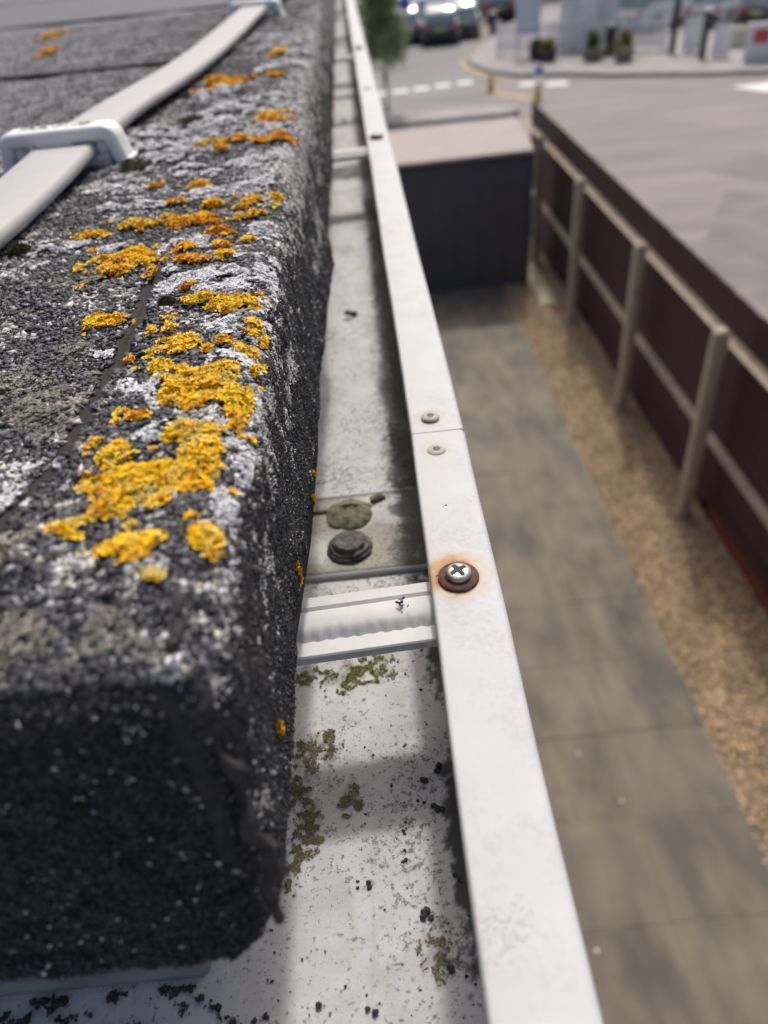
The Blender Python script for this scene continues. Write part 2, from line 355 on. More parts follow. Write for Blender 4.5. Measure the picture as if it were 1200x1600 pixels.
# scatter of chips / lobes: every piece is a small closed or cupped faceted solid
OCT_V = np.array([[1, 0, 0], [0, 1, 0], [-1, 0, 0], [0, -1, 0], [0, 0, 1], [0, 0, -1]], float)
OCT_F = np.array([[0, 1, 4], [1, 2, 4], [2, 3, 4], [3, 0, 4], [1, 0, 5], [2, 1, 5], [3, 2, 5], [0, 3, 5]])
def frames_from(N):
    N = N/np.linalg.norm(N, axis=1, keepdims=True)
    A = np.where(np.abs(N[:, 2:3]) < .9, np.array([[0, 0, 1.]]), np.array([[1., 0, 0]]))
    T = np.cross(A, N); T /= np.linalg.norm(T, axis=1, keepdims=True); B = np.cross(N, T)
    a = rng.random(len(N))*2*np.pi; c, s_ = np.cos(a)[:, None], np.sin(a)[:, None]
    return T*c+B*s_, -T*s_+B*c, N
def chips(P, N, size, flat=.45, tilt=.35):
    n = len(P); N = N+rng.normal(0, tilt, (n, 3)); T, B, N = frames_from(N)
    v = OCT_V[None]*(.75+.5*rng.random((n, 6, 1)))+rng.normal(0, .13, (n, 6, 3))
    sx = size*(.8+.5*rng.random(n)); sy = size*(.55+.4*rng.random(n)); sz = size*flat*(.7+.6*rng.random(n))
    V = P[:, None]+v[..., 0:1]*sx[:, None, None]*T[:, None]+v[..., 1:2]*sy[:, None, None]*B[:, None]+v[..., 2:3]*sz[:, None, None]*N[:, None]
    F = (OCT_F[None]+(np.arange(n)*6)[:, None, None]).reshape(-1, 3)
    return V.reshape(-1, 3), F
def lobes(P, N, size, cup=.45, tilt=.5, k=8, notch=.35):
    n = len(P); N = N+rng.normal(0, tilt, (n, 3)); T, B, N = frames_from(N)
    a = (np.arange(k)/k*2*np.pi)[None]+rng.random((n, 1))*6.3
    r = (1-notch*(np.arange(k) % 2))[None]*(.7+.6*rng.random((n, k))); z = cup*r*(.3+.9*rng.random((n, k)))
    x = r*np.cos(a); y = r*np.sin(a)
    x = np.concatenate([x, np.zeros((n, 1))], 1); y = np.concatenate([y, np.zeros((n, 1))], 1); z = np.concatenate([z, np.zeros((n, 1))], 1)
    s_ = (size*(.7+.6*rng.random(n)))[:, None, None]
    V = P[:, None]+s_*(x[..., None]*T[:, None]+y[..., None]*B[:, None]+z[..., None]*N[:, None])
    f = np.array([[k, j, (j+1) % k] for j in range(k)])
    F = (f[None]+(np.arange(n)*(k+1))[:, None, None]).reshape(-1, 3)
    return V.reshape(-1, 3), F, k+1

# ================================================================== THE FELT ROOF
ZT = HC-.12; XK = -.0395; Y0 = .100; ZB = HC-.196; RR = .013; YEND = 6.0; XLEFT = -2.2
SEAM_Y = [.12, .151, .169, .187, .212, .243, .274, .319, .345]
SEAM_X = [-.112, -.105, -.100, -.096, -.095, -.093, -.093, -.094, -.0945]
def xbot(y):  # drip of the side felt swings out as it goes
    return np.interp(y, [0, .08, .17, .25, .36, .46, .53, .6, 1.0, 2.7, 6], [-.0405, -.0405, -.039, -.0355, -.033, -.031, -.0285, -.031, -.027, -.0165, -.005])
def surf(P):
    """sharp box surface point -> real surface point and normal"""
    P = np.asarray(P, float)
    inner = np.stack([np.minimum(P[:, 0], XK-RR), np.maximum(P[:, 1], Y0+RR), np.minimum(P[:, 2], ZT-RR)], 1)
    d = P-inner; l = np.linalg.norm(d, axis=1, keepdims=True); n = d/np.maximum(l, 1e-9)
    Q = inner+n*RR
    x, y, z = Q.T
    # relief
    h = (fbm(x*55, y*55, z*55, 4, 3)-.5)*.0042+(fbm(x*300, y*300, z*300, 2, 9)-.5)*.0011+(fbm(x*16, y*10, z*16, 2, 5)-.5)*.006*sstep(.13, .3, y)
    sx = np.interp(y, SEAM_Y, SEAM_X)
    seamw = sstep(.10, .14, y)*(1-sstep(.33, .37, y))
    h = h+.0048*sstep(-.0030, .0015, x-sx)*np.maximum(seamw, .0)*n[:, 2]
    for ly in (1.08, 1.75, 2.5, 3.4, 4.4):       # sheet laps across the roof
        h = h+.003*sstep(-.004, .0, (y+.07*(x))-(ly-.03))*(1-sstep(0, .5, (y+.07*x)-(ly-.03)))*(1-sstep(-.16, -.12, x))
    Q = Q+n*h[:, None]
    x, y, z = Q.T
    t = np.clip((ZT-z)/(ZT-ZB), 0, 1.1)
    wy = np.exp(-np.maximum(y-Y0, 0)/.03)
    Q[:, 1] = y-.027*t*wy
    wx = sstep(XK-.045, XK-.002, x)
    Q[:, 0] = x+wx*(xbot(y)-XK)*t + wx*.0035*t*np.exp(-((y-.52)/.05)**2)
    return Q, n
def bitumen_mask(P):
    sx = np.interp(P[:, 1], SEAM_Y, SEAM_X); d = P[:, 0]-sx
    wig = (fbm(P[:, 0]*180, P[:, 1]*180, 0, 3, 21)-.5)*.006
    w_ = (1-sstep(.0040, .0060, np.abs(d+wig+.0015)))*sstep(.115, .13, P[:, 1])*(1-sstep(.335, .36, P[:, 1]))
    return w_*(P[:, 2] > ZT-.004)

bld = thing('building', 'single storey flat roofed building with mineral felt roof above the paved yard', 'building', (-2.0, 3.0, 0))
# felt sheet: three grids that meet at the kerb edge and at the cut end
xs = np.concatenate([np.linspace(XLEFT, -.6, 12)[:-1], np.linspace(-.6, -.26, 30)[:-1], np.linspace(-.26, XK, 125)])
ys = np.concatenate([np.linspace(Y0, .5, 200)[:-1], np.linspace(.5, 1.3, 160)[:-1], np.linspace(1.3, YEND, 160)])
zs = np.linspace(ZT, ZB, 42)
gx, gy = np.meshgrid(xs, ys, indexing='ij'); top = np.stack([gx.ravel(), gy.ravel(), np.full(gx.size, ZT)], 1)
gy2, gz2 = np.meshgrid(ys, zs, indexing='ij'); side = np.stack([np.full(gy2.size, XK), gy2.ravel(), gz2.ravel()], 1)
gx3, gz3 = np.meshgrid(xs, zs, indexing='ij'); front = np.stack([gx3.ravel(), np.full(gx3.size, Y0), gz3.ravel()], 1)
SP = np.concatenate([top, side, front]); Q, NN = surf(SP)
F = np.concatenate([grid_faces(len(xs), len(ys)), grid_faces(len(ys), len(zs), len(top)), grid_faces(len(xs), len(zs), len(top)+len(side))[:, ::-1]])
F[:len(grid_faces(len(xs), len(ys)))] = F[:len(grid_faces(len(xs), len(ys)))]
nz = fbm(Q[:, 0]*40, Q[:, 1]*40, Q[:, 2]*40, 4, 31)
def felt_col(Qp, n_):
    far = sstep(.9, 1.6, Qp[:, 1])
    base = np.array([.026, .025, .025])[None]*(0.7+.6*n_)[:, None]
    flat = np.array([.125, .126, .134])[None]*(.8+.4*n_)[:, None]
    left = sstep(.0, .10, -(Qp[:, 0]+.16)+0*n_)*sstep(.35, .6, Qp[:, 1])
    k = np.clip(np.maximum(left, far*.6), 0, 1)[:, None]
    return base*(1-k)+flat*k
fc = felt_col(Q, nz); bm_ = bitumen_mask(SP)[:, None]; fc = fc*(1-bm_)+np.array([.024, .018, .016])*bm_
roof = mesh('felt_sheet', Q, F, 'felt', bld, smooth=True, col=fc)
# underside and drip return of the felt
mb = MB()
yy = list(np.linspace(Y0-.008, YEND, 90))
prof = [(0, 0), (-.006, -.0008), (-.012, .003), (-.012, .02), (-.006, .012)]
mb.sweep(prof, [(lambda a, b, y=y: (float(xbot(y))+a+.0005+.0015*math.sin(y*31), y, ZB+b+.001+.0012*math.sin(y*57))) for y in yy])
mb.build('drip_fold', 'bitumen', bld, smooth=True)
mb = MB(); mb.box(XLEFT, -.0475, Y0+.006, YEND, ZB-.004, ZB+.03); mb.build('roof_deck_edge', 'bitumen', bld)
# corner ridge of bitumen where the side felt laps round the cut end
pts = [(-.0535, .122, ZT+.0012), (-.0500, .109, ZT-.001), (-.0465, .0995, ZT-.011), (-.0425, .0935, ZT-.027), (-.039, .0865, ZT-.044), (-.0385, .081, ZT-.058), (-.0402, .0772, ZT-.068)]
P = []; rad = []
for i in range(len(pts)-1):
    for t in np.linspace(0, 1, 9)[:-1]:
        a, b = Vector(pts[i]), Vector(pts[i+1]); p = a.lerp(b, t); s_ = i+t
        P.append(p+Vector((.0013*math.sin(s_*4.7)+.0008*math.sin(s_*11), .001*math.sin(s_*6.1), 0))); rad.append(.0017+(.0008 if s_ < 2.5 else 0)+.0006*math.sin(s_*5.3)*math.sin(s_*2.1)+.0005*math.sin(s_*9)+(.0004 if s_ > 5 else 0))
for ly in (1.02, 1.72, 2.5, 3.4, 4.4):
    mb = MB(); n_ = 24; xa = np.linspace(XLEFT, -.15, n_)
    mb.sweep([(-.006, -.004), (.008, -.004), (.007, .0035), (-.003, .0040)], [(lambda a, b, x=x: (x, ly-.13*(x+.25)*1.0+a+.003*math.sin(x*23), ZT+b+.0005)) for x in xa]); mb.build('lap_edge', 'bitumen', bld)
rad[-8:] = [q*(1-.09*k) for k, q in enumerate(rad[-8:])]
mb = MB(); mb.tube(P, rad, 10); rough_up(mb, .0009, 330); lap = mb.build('lap_edge', 'bitumen', bld, smooth=True)

# lichen patches: centre x, y (mm on the roof top), radii (mm)
YG = [
 ('largest bright yellow lichen, sprawling over the kerb close to its cut end', [(-66,161,17,14),(-79,177,6,8),(-54,166,7,12)], 0),
 ('bright yellow lichen bridging the two biggest yellow patches beside white crusts', [(-59,187,11,9),(-54,178,7,7)], 0),
 ('short orange lichen streak wedged between two white lichen crusts', [(-74,198,6,3.6)], .7),
 ('tattered yellow lichen strip between the largest patch and the dark cut end', [(-64,139,10,5.5),(-71,137,4,5)], 0),
 ('small solid yellow lichen beside the tattered strip by the kerb corner', [(-49,139,5.5,6)], 0),
 ('pale faded yellow lichen scrap at the crest of the cut end', [(-58,126,3.6,2.8)], -.3),
 ('second largest yellow lichen, spilling to the rounded kerb shoulder', [(-61,213,14,16),(-47,205,6,13),(-74,229,7,7),(-53,222,7,9)], .1),
 ('rounded yellow lichen clump above the second largest patch', [(-70,247,7.5,12),(-78,265,4.5,6)], 0),
 ('curved orange and yellow lichen arc round a grey crust on the shoulder', [(-71,288,9,6.5),(-57,277,6,7),(-47,260,3.4,10),(-42.5,251,2,6),(-61,281,5,6)], .3),
 ('lone flat disc of yellow lichen left of the dark seam', [(-108,283,10,8.5)], .1),
 ('broad golden lichen patch where the dark seam begins', [(-115,354,16,15),(-116,338,10,10),(-97,327,5.5,5)], .4),
 ('long orange lichen streak lying across the kerb top', [(-119,405,15,7),(-91,404,17,9),(-74,384,6.8,6)], .6),
 ('dull yellow lichen tuft at the end of the long orange streak', [(-145,400,9,8)], .1),
 ('narrow golden lichen bar beside the broad golden patch', [(-79,333,9.8,7)], .5),
 ('slim yellow lichen sliver on the kerb shoulder by a grey crust', [(-47,237,4.2,5.5),(-44.5,226,2,5)], .2),
 ('twin orange lichen blots further along the kerb top', [(-61,429,8,7.5),(-56,405,7,6)], .4),
 ('orange lichen chain spread between pale crusts far along the kerb', [(-132,848,14,22),(-113,826,16,26)], .9),
 ('large orange lichen blot far along the kerb shoulder', [(-66,639,11,18),(-54,581,8.5,15)], .8),
]
SMALL = [(-86,358,6.5,6.5),(-98,470,8,8),(-82,428,6.5,9),(-102,439,5.5,5.5),(-68,357,4.8,6.5),(-64,339,4.3,6),(-58,366,3.9,5),(-69,826,7.8,16),(-104,579,7.4,9),(-83,581,7.3,10),(-94,553,4.7,6.5),(-48,431,2.9,6),(-75,983,9,22),(-507,1532,16,40),(-425,1249,11,28),(-84,262,2.5,3),(-77,300,3,3),(-88,240,3,3),(-60,240,2.5,4),(-126,480,4,6)]
SIDE_Y = [(.196,-.184,2.6,5.5),(.263,-.188,2.2,4),(.252,-.195,1.5,2.5),(.132,-.177,1.0,2),(.55,-.19,3,5)]
WG = [(-69,308,20,14),(-55,308,13,18),(-74,212,10,10),(-70,189,8,7),(-49,228,7,12),(-58,262,10,8),(-92,366,15,8),(-120,372,14,7),(-151,384,12,11),(-160,488,24,10),(-131,579,24,30),(-111,640,20,18),(-101,172,9,11),(-100,256,7,5),(-123,776,25,26),(-80,458,15,10),(-50,321,8,15),(-44,291,4,20),(-42,171,4,8),(-50,189,4,6),(-107,510,24,12),(-151,638,18,20),(-58,521,12,15),(-83,724,22,22),(-76,887,24,26),(-83,1146,30,36),(-163,370,12,8),(-96,306,8,5),(-66,466,11,9),(-134,441,18,6),(-42,205,3,7),(-60,980,24,26),(-90,1040,26,30),(-70,600,18,16),(-100,690,20,16),(-45,152,3,6),(-190,640,18,20),(-52,380,8,10)]
KG = [(-112,220,16,15),(-66,112,8,5),(-88,113,8,6),(-123,327,12,9),(-132,242,9,11),(-113,260,8,6),(-106,140,12,9),(-52,270,6,7)]
def ell_mask(X, Yv, L, s=1.0, soft=.35, seed=0):
    m = np.zeros_like(X)
    for e in L:
        cx, cy, rx, ry = e[:4]
        d = ((X*1e3-cx)/(rx*s))**2+((Yv*1e3-cy)/(ry*s))**2
        m = np.maximum(m, 1-d)
    return m
ALLY = [e for g in YG for e in g[1]]+SMALL

# mineral chips over the felt
def chip_field(P, size, seed, white=1.0, shade=1.0):
    Qs, n = surf(P)
    x, y, z = Qs.T
    keep = np.ones(len(P), bool)
    ontop = P[:, 2] > ZT-.002
    ym = ell_mask(x, y, ALLY)+(fbm(x*150, y*150, 0, 3, 77)-.5)*1.1
    keep &= ~((ym > .45) & ontop)
    keep &= ~(bitumen_mask(P) > .5)
    lx = np.interp(ZT-P[:, 2], [0, .03, .08], [-.050, -.0435, -.041]); keep &= ~((np.abs(P[:, 1]-Y0) < 1e-6) & (P[:, 0]-lx > -.0065) & (P[:, 0]-lx < -.001) & (ZT-P[:, 2] < .05))
    keep &= vnoise(x*420, y*420, z*420, 5) > .12
    n1 = fbm(x*60, y*60*.7, z*60, 4, 41); n2 = fbm(x*210, y*210, z*210, 3, 43)
    shoulder = np.exp(-((x-(-.048))/.016)**2)*ontop + np.where(ontop, 0, 1-sstep(.006, .036, ZT-z))
    far = sstep(.34, .62, y)
    wprob = sstep(.53, .66, n1*.55+n2*.45+.10*shoulder+.085*far-.015)*white
    wprob = wprob*(1-.9*sstep(.045, .06, ZT-z))
    u = rng.random(len(P)); isw = u < wprob*.85+.012
    g = np.exp(rng.normal(-.08, .72, len(P)))
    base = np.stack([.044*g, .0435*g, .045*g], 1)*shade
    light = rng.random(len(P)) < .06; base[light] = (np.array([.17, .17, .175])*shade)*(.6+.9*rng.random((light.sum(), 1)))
    wc = np.array([.56, .56, .545])[None]*(.55+.75*rng.random((len(P), 1)))
    tan = rng.random(len(P)) < .18; wc[tan] = wc[tan]*np.array([1.0, .93, .74])
    c = np.where(isw[:, None], wc, base)
    km = (ell_mask(x, y, KG)+(n2-.5)*1.5 > .25) & ontop & (rng.random(len(P)) < .75)
    c[km] = np.array([.26, .245, .205])*(.5+.8*rng.random((km.sum(), 1)))
    Qs = Qs+n*(size*.15)
    return Qs[keep], n[keep], c[keep]
def rect(n, a0, a1, b0, b1): return a0+(a1-a0)*rng.random(n), b0+(b1-b0)*rng.random(n)
parts = []
# top, near
a, b = rect(60000, 0, 1, Y0, .52); xl = -.085-.33*(b-.1)-.02; xx = xl+(XK-xl)*a
parts.append((np.stack([xx, b, np.full_like(a, ZT)], 1), .00125, 1.0, 1.0))
a, b = rect(9000, 0, 1, Y0, .52); xl = -.085-.33*(b-.1)-.02; xx = xl+(XK-xl)*a
parts.append((np.stack([xx, b, np.full_like(a, ZT)], 1), .0021, 1.0, 1.25))
# top, farther along
a, b = rect(52000, 0, 1, .5, 1.6); b = .5+(b-.5)**1.4; xl = -.25-.42*(b-.5); xx = xl+(XK-xl)*np.sqrt(a)
parts.append((np.stack([xx, b, np.full_like(a, ZT)], 1), .0015, 1.0, 1.15))
# side
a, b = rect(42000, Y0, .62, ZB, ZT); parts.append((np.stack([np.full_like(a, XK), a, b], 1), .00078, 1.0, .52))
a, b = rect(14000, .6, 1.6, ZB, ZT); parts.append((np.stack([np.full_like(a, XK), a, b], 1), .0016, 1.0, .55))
# cut end, its shade put into a darker chip colour
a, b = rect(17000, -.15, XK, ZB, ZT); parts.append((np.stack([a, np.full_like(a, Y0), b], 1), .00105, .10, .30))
CV = []; CF = []; CC = []; off = 0
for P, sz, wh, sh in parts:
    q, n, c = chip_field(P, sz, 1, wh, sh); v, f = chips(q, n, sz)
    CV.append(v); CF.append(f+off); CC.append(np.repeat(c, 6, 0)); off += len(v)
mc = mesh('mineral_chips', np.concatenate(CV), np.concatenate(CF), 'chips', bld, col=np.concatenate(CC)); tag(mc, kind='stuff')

# lichens
def on_top(x, y): return surf(np.stack([x, y, np.full_like(x, ZT)], 1))
def patch(name, label, L, cat, kind, warm=0.0, group=None, dens=1.0):
    cxs = np.mean([e[0] for e in L])/1e3; cys = np.mean([e[1] for e in L])/1e3
    far = max(1.0, cys/.30)
    size = (.00098 if kind == 'y' else .0009 if kind == 'w' else .001)*min(far, 3.0)**.9
    x0 = min(e[0]-e[2]*1.35 for e in L)/1e3; x1 = max(e[0]+e[2]*1.35 for e in L)/1e3
    y0 = min(e[1]-e[3]*1.35 for e in L)/1e3; y1 = max(e[1]+e[3]*1.35 for e in L)/1e3
    n = int(min(34000, dens*(x1-x0)*(y1-y0)/(size*size)*(2.0 if kind == 'y' else 2.2)))
    x, y = rect(n, x0, x1, y0, y1); x = np.minimum(x, XK+.0)
    sd = int(abs(cxs*1e5+cys*1e6)) % 9999
    fr = 1/min(far, 3)
    m = ell_mask(x, y, L, .92 if kind == 'y' else 1.05)+(fbm(x*150*fr, y*150*fr, 0, 4, 77 if kind == 'y' else sd)-.5)*(1.7 if kind == 'y' else 2.4)
    k = m > (.26 if kind == 'y' else .18)
    if kind != 'y':
        k &= ~(ell_mask(x, y, ALLY)+(fbm(x*130, y*130, 0, 4, 77)-.5)*2.0 > .1)
    if kind != 'y': k &= bitumen_mask(np.stack([x, y, np.full_like(x, ZT)], 1)) < .35
    x, y, m = x[k], y[k], m[k]
    q, nn = on_top(x, y); inside = np.clip(m, 0, 1)
    lump = fbm(x*240*fr, y*240*fr, 0, 3, sd+5)
    hgt = (.0006+inside*(.0017 if kind == 'y' else .0015)*(.35+1.2*lump))*min(far, 2.0)
    q = q+nn*hgt[:, None]
    v, f, kk = lobes(q, nn, size, cup=.55 if kind == 'y' else .3, tilt=.32 if kind == 'y' else .25, notch=.35 if kind == 'y' else .5)
    N_ = len(x)
    if kind == 'y':
        t = np.clip(.10+warm*.65+(fbm(x*90*fr, y*90*fr, 0, 3, sd+9)-.5)*2.0+rng.normal(0, .12, N_), 0, 1)[:, None]
        c = np.array([.92, .62, .024])*(1-t)+np.array([.84, .37, .012])*t
        pale = (rng.random(N_) < (.10+(.35 if warm < 0 else 0)+.25*(fbm(x*120, y*120, 0, 2, sd+2) > .62))); c[pale] = np.array([.70, .58, .22])
        c = c*(.74+.42*lump+.15*rng.random(N_))[:, None]
    elif kind == 'w':
        c = np.array([.78, .785, .785])*(.72+.4*rng.random((N_, 1)))*(.75+.45*lump)[:, None]
    else:
        c = np.array([.27, .255, .21])*(.5+.8*rng.random((N_, 1)))
    cv = np.repeat(c, kk, 0).reshape(N_, kk, 3); cv[:, -1] *= .8 if kind == 'y' else .85
    if not N_: return
    o = mesh(name, v, f, 'lichen', None, loc=tuple(q.mean(0)), col=cv.reshape(-1, 3))
    tag(o, label, cat, group); return o
for lab, L, wm in YG: patch('yellow_lichen', lab, L, 'lichen', 'y', wm, 'yellow lichens on the felt kerb')
for e in SMALL: patch('yellow_lichen', 'small scattered orange lichen spot on the dark felt roof', [e], 'lichen', 'y', .55, 'small orange lichen spots')
WL = {0: 'broad white lichen sheet at the head of the dark seam', 1: 'white lichen sheet spilling over the rounded shoulder above the yellow arc', 2: 'bright white lichen patch beside the second largest yellow lichen', 3: 'white lichen patch under the short orange streak', 4: 'grey white lichen rosette on the shoulder beside the yellow sliver', 5: 'white lichen fringe inside the curved yellow arc', 13: 'small white lichen leaf across the dark seam', 8: 'white lichen crust next to the olive moss by the tape', 9: 'white lichen crust before the foot of the clip with raised marks', 12: 'white lichen crust on the dark seam near the largest yellow lichen', 10: 'large white lichen spread beside the clip with raised marks', 17: 'long thin white lichen along the rounded kerb shoulder', 6: 'white lichen crust under the long orange streak'}
for i, e in enumerate(WG): patch('white_lichen', WL[i], [e], 'lichen', 'w', 0, 'whitish lichen crusts') if i in WL else patch('white_lichen', 'crusty whitish grey lichen growing on the dark felt kerb', [e], 'lichen', 'w', 0, 'whitish lichen crusts')
for e in KG: patch('brown_lichen', 'drab khaki brown lichen crust among the slate chips', [e], 'lichen', 'k', 0, 'drab brown lichen crusts', .6)
for y, z, ry, rz in SIDE_Y:
    n = 150; aa = rng.random(n)*6.3; rr = np.sqrt(rng.random(n)); P = np.stack([np.full(n, XK), y+ry*1e-3*rr*np.cos(aa), HC+z+rz*1e-3*rr*np.sin(aa)], 1)
    P = P[fbm(P[:, 1]*400, P[:, 2]*400, 0, 2, 8) > .42]
    q, nn = surf(P); v, f, kk = lobes(q+nn*.0006, nn, .0010, .7, .5); c = np.array([.70, .40, .025])*(.6+.6*rng.random((len(P), 1)))
    tag(mesh('yellow_lichen', v, f, 'lichen', None, loc=tuple(q.mean(0)), col=np.repeat(c, kk, 0)), 'tiny yellow lichen tuft clinging to the upright side of the felt kerb', 'lichen', 'tiny lichen tufts on the kerb side')
# moss cushions
for lab, x, y, r in (('dark olive moss cushion beside the grey tape', -.178, .388, .005), ('dark olive moss cushion at the head of the dark seam', -.083, .288, .0032), ('brownish moss lump against the foot of the tape clip', -.150, .535, .008), ('pale moss tuft under the tape beyond the clip', -.128, .66, .007), ('grey green moss tuft half under the tape', -.15, .77, .007)):
    n = 900; d = rng.normal(0, 1, (n, 3)); d[:, 2] = np.abs(d[:, 2]); d /= np.linalg.norm(d, axis=1, keepdims=True)
    base, _ = on_top(np.array([x]), np.array([y])); rr = r*(.75+.35*vnoise(d[:, 0]*3, d[:, 1]*3, d[:, 2]*3, 4))
    P = base+d*rr[:, None]*np.array([1.15, 1.15, .8]); v, f, kk = lobes(P, d, r*.16, .6, .5)
    c = (np.array([.075, .085, .012]) if 'olive' in lab else np.array([.20, .18, .10]))*(.3+1.2*rng.random((n, 1)))
    tag(mesh('moss_cushion', v, f, 'moss', None, loc=tuple(base[0]), col=np.repeat(c, kk, 0)), lab, 'moss')

# ================================================================== CONDUCTOR TAPE AND CLIPS
def smooth_path(pts, n):
    pts = np.array(pts); t = np.zeros(len(pts)); t[1:] = np.cumsum(np.linalg.norm(np.diff(pts, axis=0), axis=1)); u = np.linspace(0, t[-1], n)
    out = np.stack([np.interp(u, t, pts[:, k]) for k in range(3)], 1)
    for _ in range(10): out[1:-1] = .25*out[:-2]+.5*out[1:-1]+.25*out[2:]
    return out
tp = smooth_path([(-.25, .16, -.116), (-.222, .28, -.115), (-.203, .38, -.113), (-.194, .45, -.1105), (-.196, .51, -.1092), (-.202, .57, -.1082), (-.203, .66, -.1092), (-.186, .76, -.110), (-.171, .86, -.1105), (-.160, 1.05, -.111), (-.150, 1.25, -.109), (-.140, 1.42, -.1045), (-.131, 1.56, -.107), (-.118, 1.85, -.111), (-.105, 2.3, -.111), (-.10, 3.2, -.111), (-.10, 5.8, -.111)], 150)
TW, TH = .0222, .0046
prof = []
for k in range(9): a = -math.pi/2+math.pi*k/8; prof.append((TW+TH*math.cos(a)-TH, TH*math.sin(a)))
for k in range(9): a = math.pi/2+math.pi*k/8; prof.append((-TW+TH*math.cos(a)+TH, TH*math.sin(a)))
fr = []
for i, p in enumerate(tp):
    t = Vector(tp[min(i+1, len(tp)-1)]-tp[max(i-1, 0)]).normalized(); u = t.cross(Vector((0, 0, 1))).normalized(); v = u.cross(t)
    fr.append(lambda a, b, p=Vector(p)+Vector((0, 0, HC)), u=u, v=v: tuple(p+u*a+v*b))
mb = MB(); mb.sweep(prof, fr); tape = mb.build('conductor_tape', 'tape', None, loc=(-.2, .5, HC-.12)); auto_smooth(tape, 40)
tag(tape, 'pale grey flat conductor tape running along the felt roof through clips', 'cable')

def clip(cx, cy, rz, label):
    r = thing('tape_clip', label, 'clip', (cx, cy, HC-.12), 'clips holding the conductor tape')
    M = Matrix.Translation((cx, cy, HC-.12)) @ Matrix.Rotation(rz, 4, 'Z')
    hw, hd, hz = .0365, .0110, .0243
    # bridge: rounded bar with downturned ends
    mb = MB(); pr = []; n = 7
    for q, (sx, sz) in enumerate(((1, 1), (-1, 1), (-1, -1), (1, -1))):
        rx = .0042
        for k in range(5):
            a = math.pi/2*q+math.pi/2*k/4; pr.append((sx*(hd-rx)+rx*math.cos(a), sz*(.0052-.0036)+.0036*math.sin(a)))
    path = []
    R0 = .0048
    path.append(((-hw-.0035, .001), (-1, 0)));
    for k in range(9):
        a = math.pi-math.pi/2*k/8; path.append(((-hw+R0+R0*math.cos(a), hz-R0-.0042+R0*math.sin(a)), a))
    for k in range(9):
        a = math.pi/2-math.pi/2*k/8; path.append(((hw-R0+R0*math.cos(a), hz-R0-.0042+R0*math.sin(a)), a))
    path.append(((hw+.0035, .001), (1, 0)))
    frs = []
    for (px, pz), a in path:
        nx, nz_ = (math.cos(a), math.sin(a)) if not isinstance(a, tuple) else (a[0], a[1])
        frs.append(lambda d, h, px=px, pz=pz, nx=nx, nz_=nz_: tuple(M @ Vector((px+nx*h, d, pz+nz_*h))))
    mb.sweep(pr, frs); br = mb.build('bridge', 'clip', r); auto_smooth(br, 40)
    # front lip with a notch, raised plinth, feet
    mb = MB(); mb.box(-.014, .010, -hd-.0006, -hd+.004, hz-.0104, hz-.006, M, .0006); mb.build('catch', 'clip', r)
    mb = MB(); mb.box(-hw+.004, hw-.004, -hd+.003, hd+.012, -.001, .0070, M, .0015); mb.build('base', 'clip', r)
    for sx in (-1, 1):
        mb = MB(); mb.box(min(sx*.0245, sx*(hw-.0038)), max(sx*.0245, sx*(hw-.0038)), -hd+.0035, hd-.003, .0072, hz-.0096, M, .0012); mb.build('cheek', 'clip', r)
        mb = MB(); mb.box(min(sx*(hw+.001), sx*(hw+.010)), max(sx*(hw+.001), sx*(hw+.010)), -hd, hd, .0005, .0035, M, .0008); mb.build('foot', 'clip', r)
    mk = MB(); xm = -.026                        # worn raised inscription, no longer readable: short strokes and rings
    while xm < .026:
        t = random.random(); wdt = random.uniform(.0028, .0042)
        if t < .55:
            mk.box(xm, xm+.0008, -.0035, .0035, hz+.0006, hz+.0013, M); mk.box(xm+.0009, xm+wdt, random.choice((-.0035, -.0003, .0027)), random.choice((-.0035, -.0003, .0027))+.0036, hz+.0006, hz+.0012, M)
        else:
            mk.lathe([(wdt*.5, hz+.0006), (wdt*.5, hz+.0012), (wdt*.34, hz+.0012), (wdt*.34, hz+.0007)], (0, 0, 0), 10, M @ Matrix.Translation((xm+wdt*.5, 0, 0)))
        xm += wdt+.0009
    mk.build('raised_marks', 'clip_ink', br)
    return r
clip(-.2015, .566, math.radians(-3), 'pale plastic clip with worn raised marks bridging the grey tape beside moss')
clip(-.1385, 1.43, math.radians(-8), 'plain looking blurred pale clip where the tape bends, far along the roof')

# ================================================================== GUTTER
ZF = HC-.27; ZR = HC-.2
def rx(y): return float(np.interp(y, [0, .05, .1, .18, .3, 1, 3], [-.0035, -.0032, -.0026, -.0014, 0, 0, 0]))
gut = thing('gutter', 'dirty white metal gutter with broad flat rim along the roof edge', 'gutter', (.02, 1.0, ZF))
def rim_profile():
    P = [(.0118, -.010)]
    for k in range(5): a = math.pi-math.pi/2*k/4; P.append((.0118+.0014+.0014*math.cos(a), -.0014+.0014*math.sin(a)))
    for k in range(7): a = math.pi/2-math.pi/2*k/6; P.append((.038-.0030+.0030*math.cos(a), -.0030+.0030*math.sin(a)))
    P += [(.038, -.016), (.0365, -.016), (.0365, -.0032), (.0135, -.0018), (.0135, -.010)]
    return P[::-1]
for y0, y1, dz in ((-.6, .3019, .0004), (.3038, YEND, -.0008)):
    yy = [y0+(y1-y0)*(k/70.0) for k in range(71)] if y1 > 1 else [y0+(y1-y0)*(k/50.0) for k in range(51)]
    mb = MB(); mb.sweep(rim_profile(), [(lambda a, b, y=y: (a+rx(y)+.00025*math.sin(y*17+1)+.0002*math.sin(y*41), y, ZR+b+dz+.0003*math.sin(y*9)+.00015*math.sin(y*37)*(a > .02))) for y in yy])
    o = mb.build('rim', 'rim_paint', gut); auto_smooth(o, 50)
    if y0 < 0: tag(o, 'near length of broad white rim with rust stained screw')
    else: tag(o, 'far length of broad white rim past the joint')
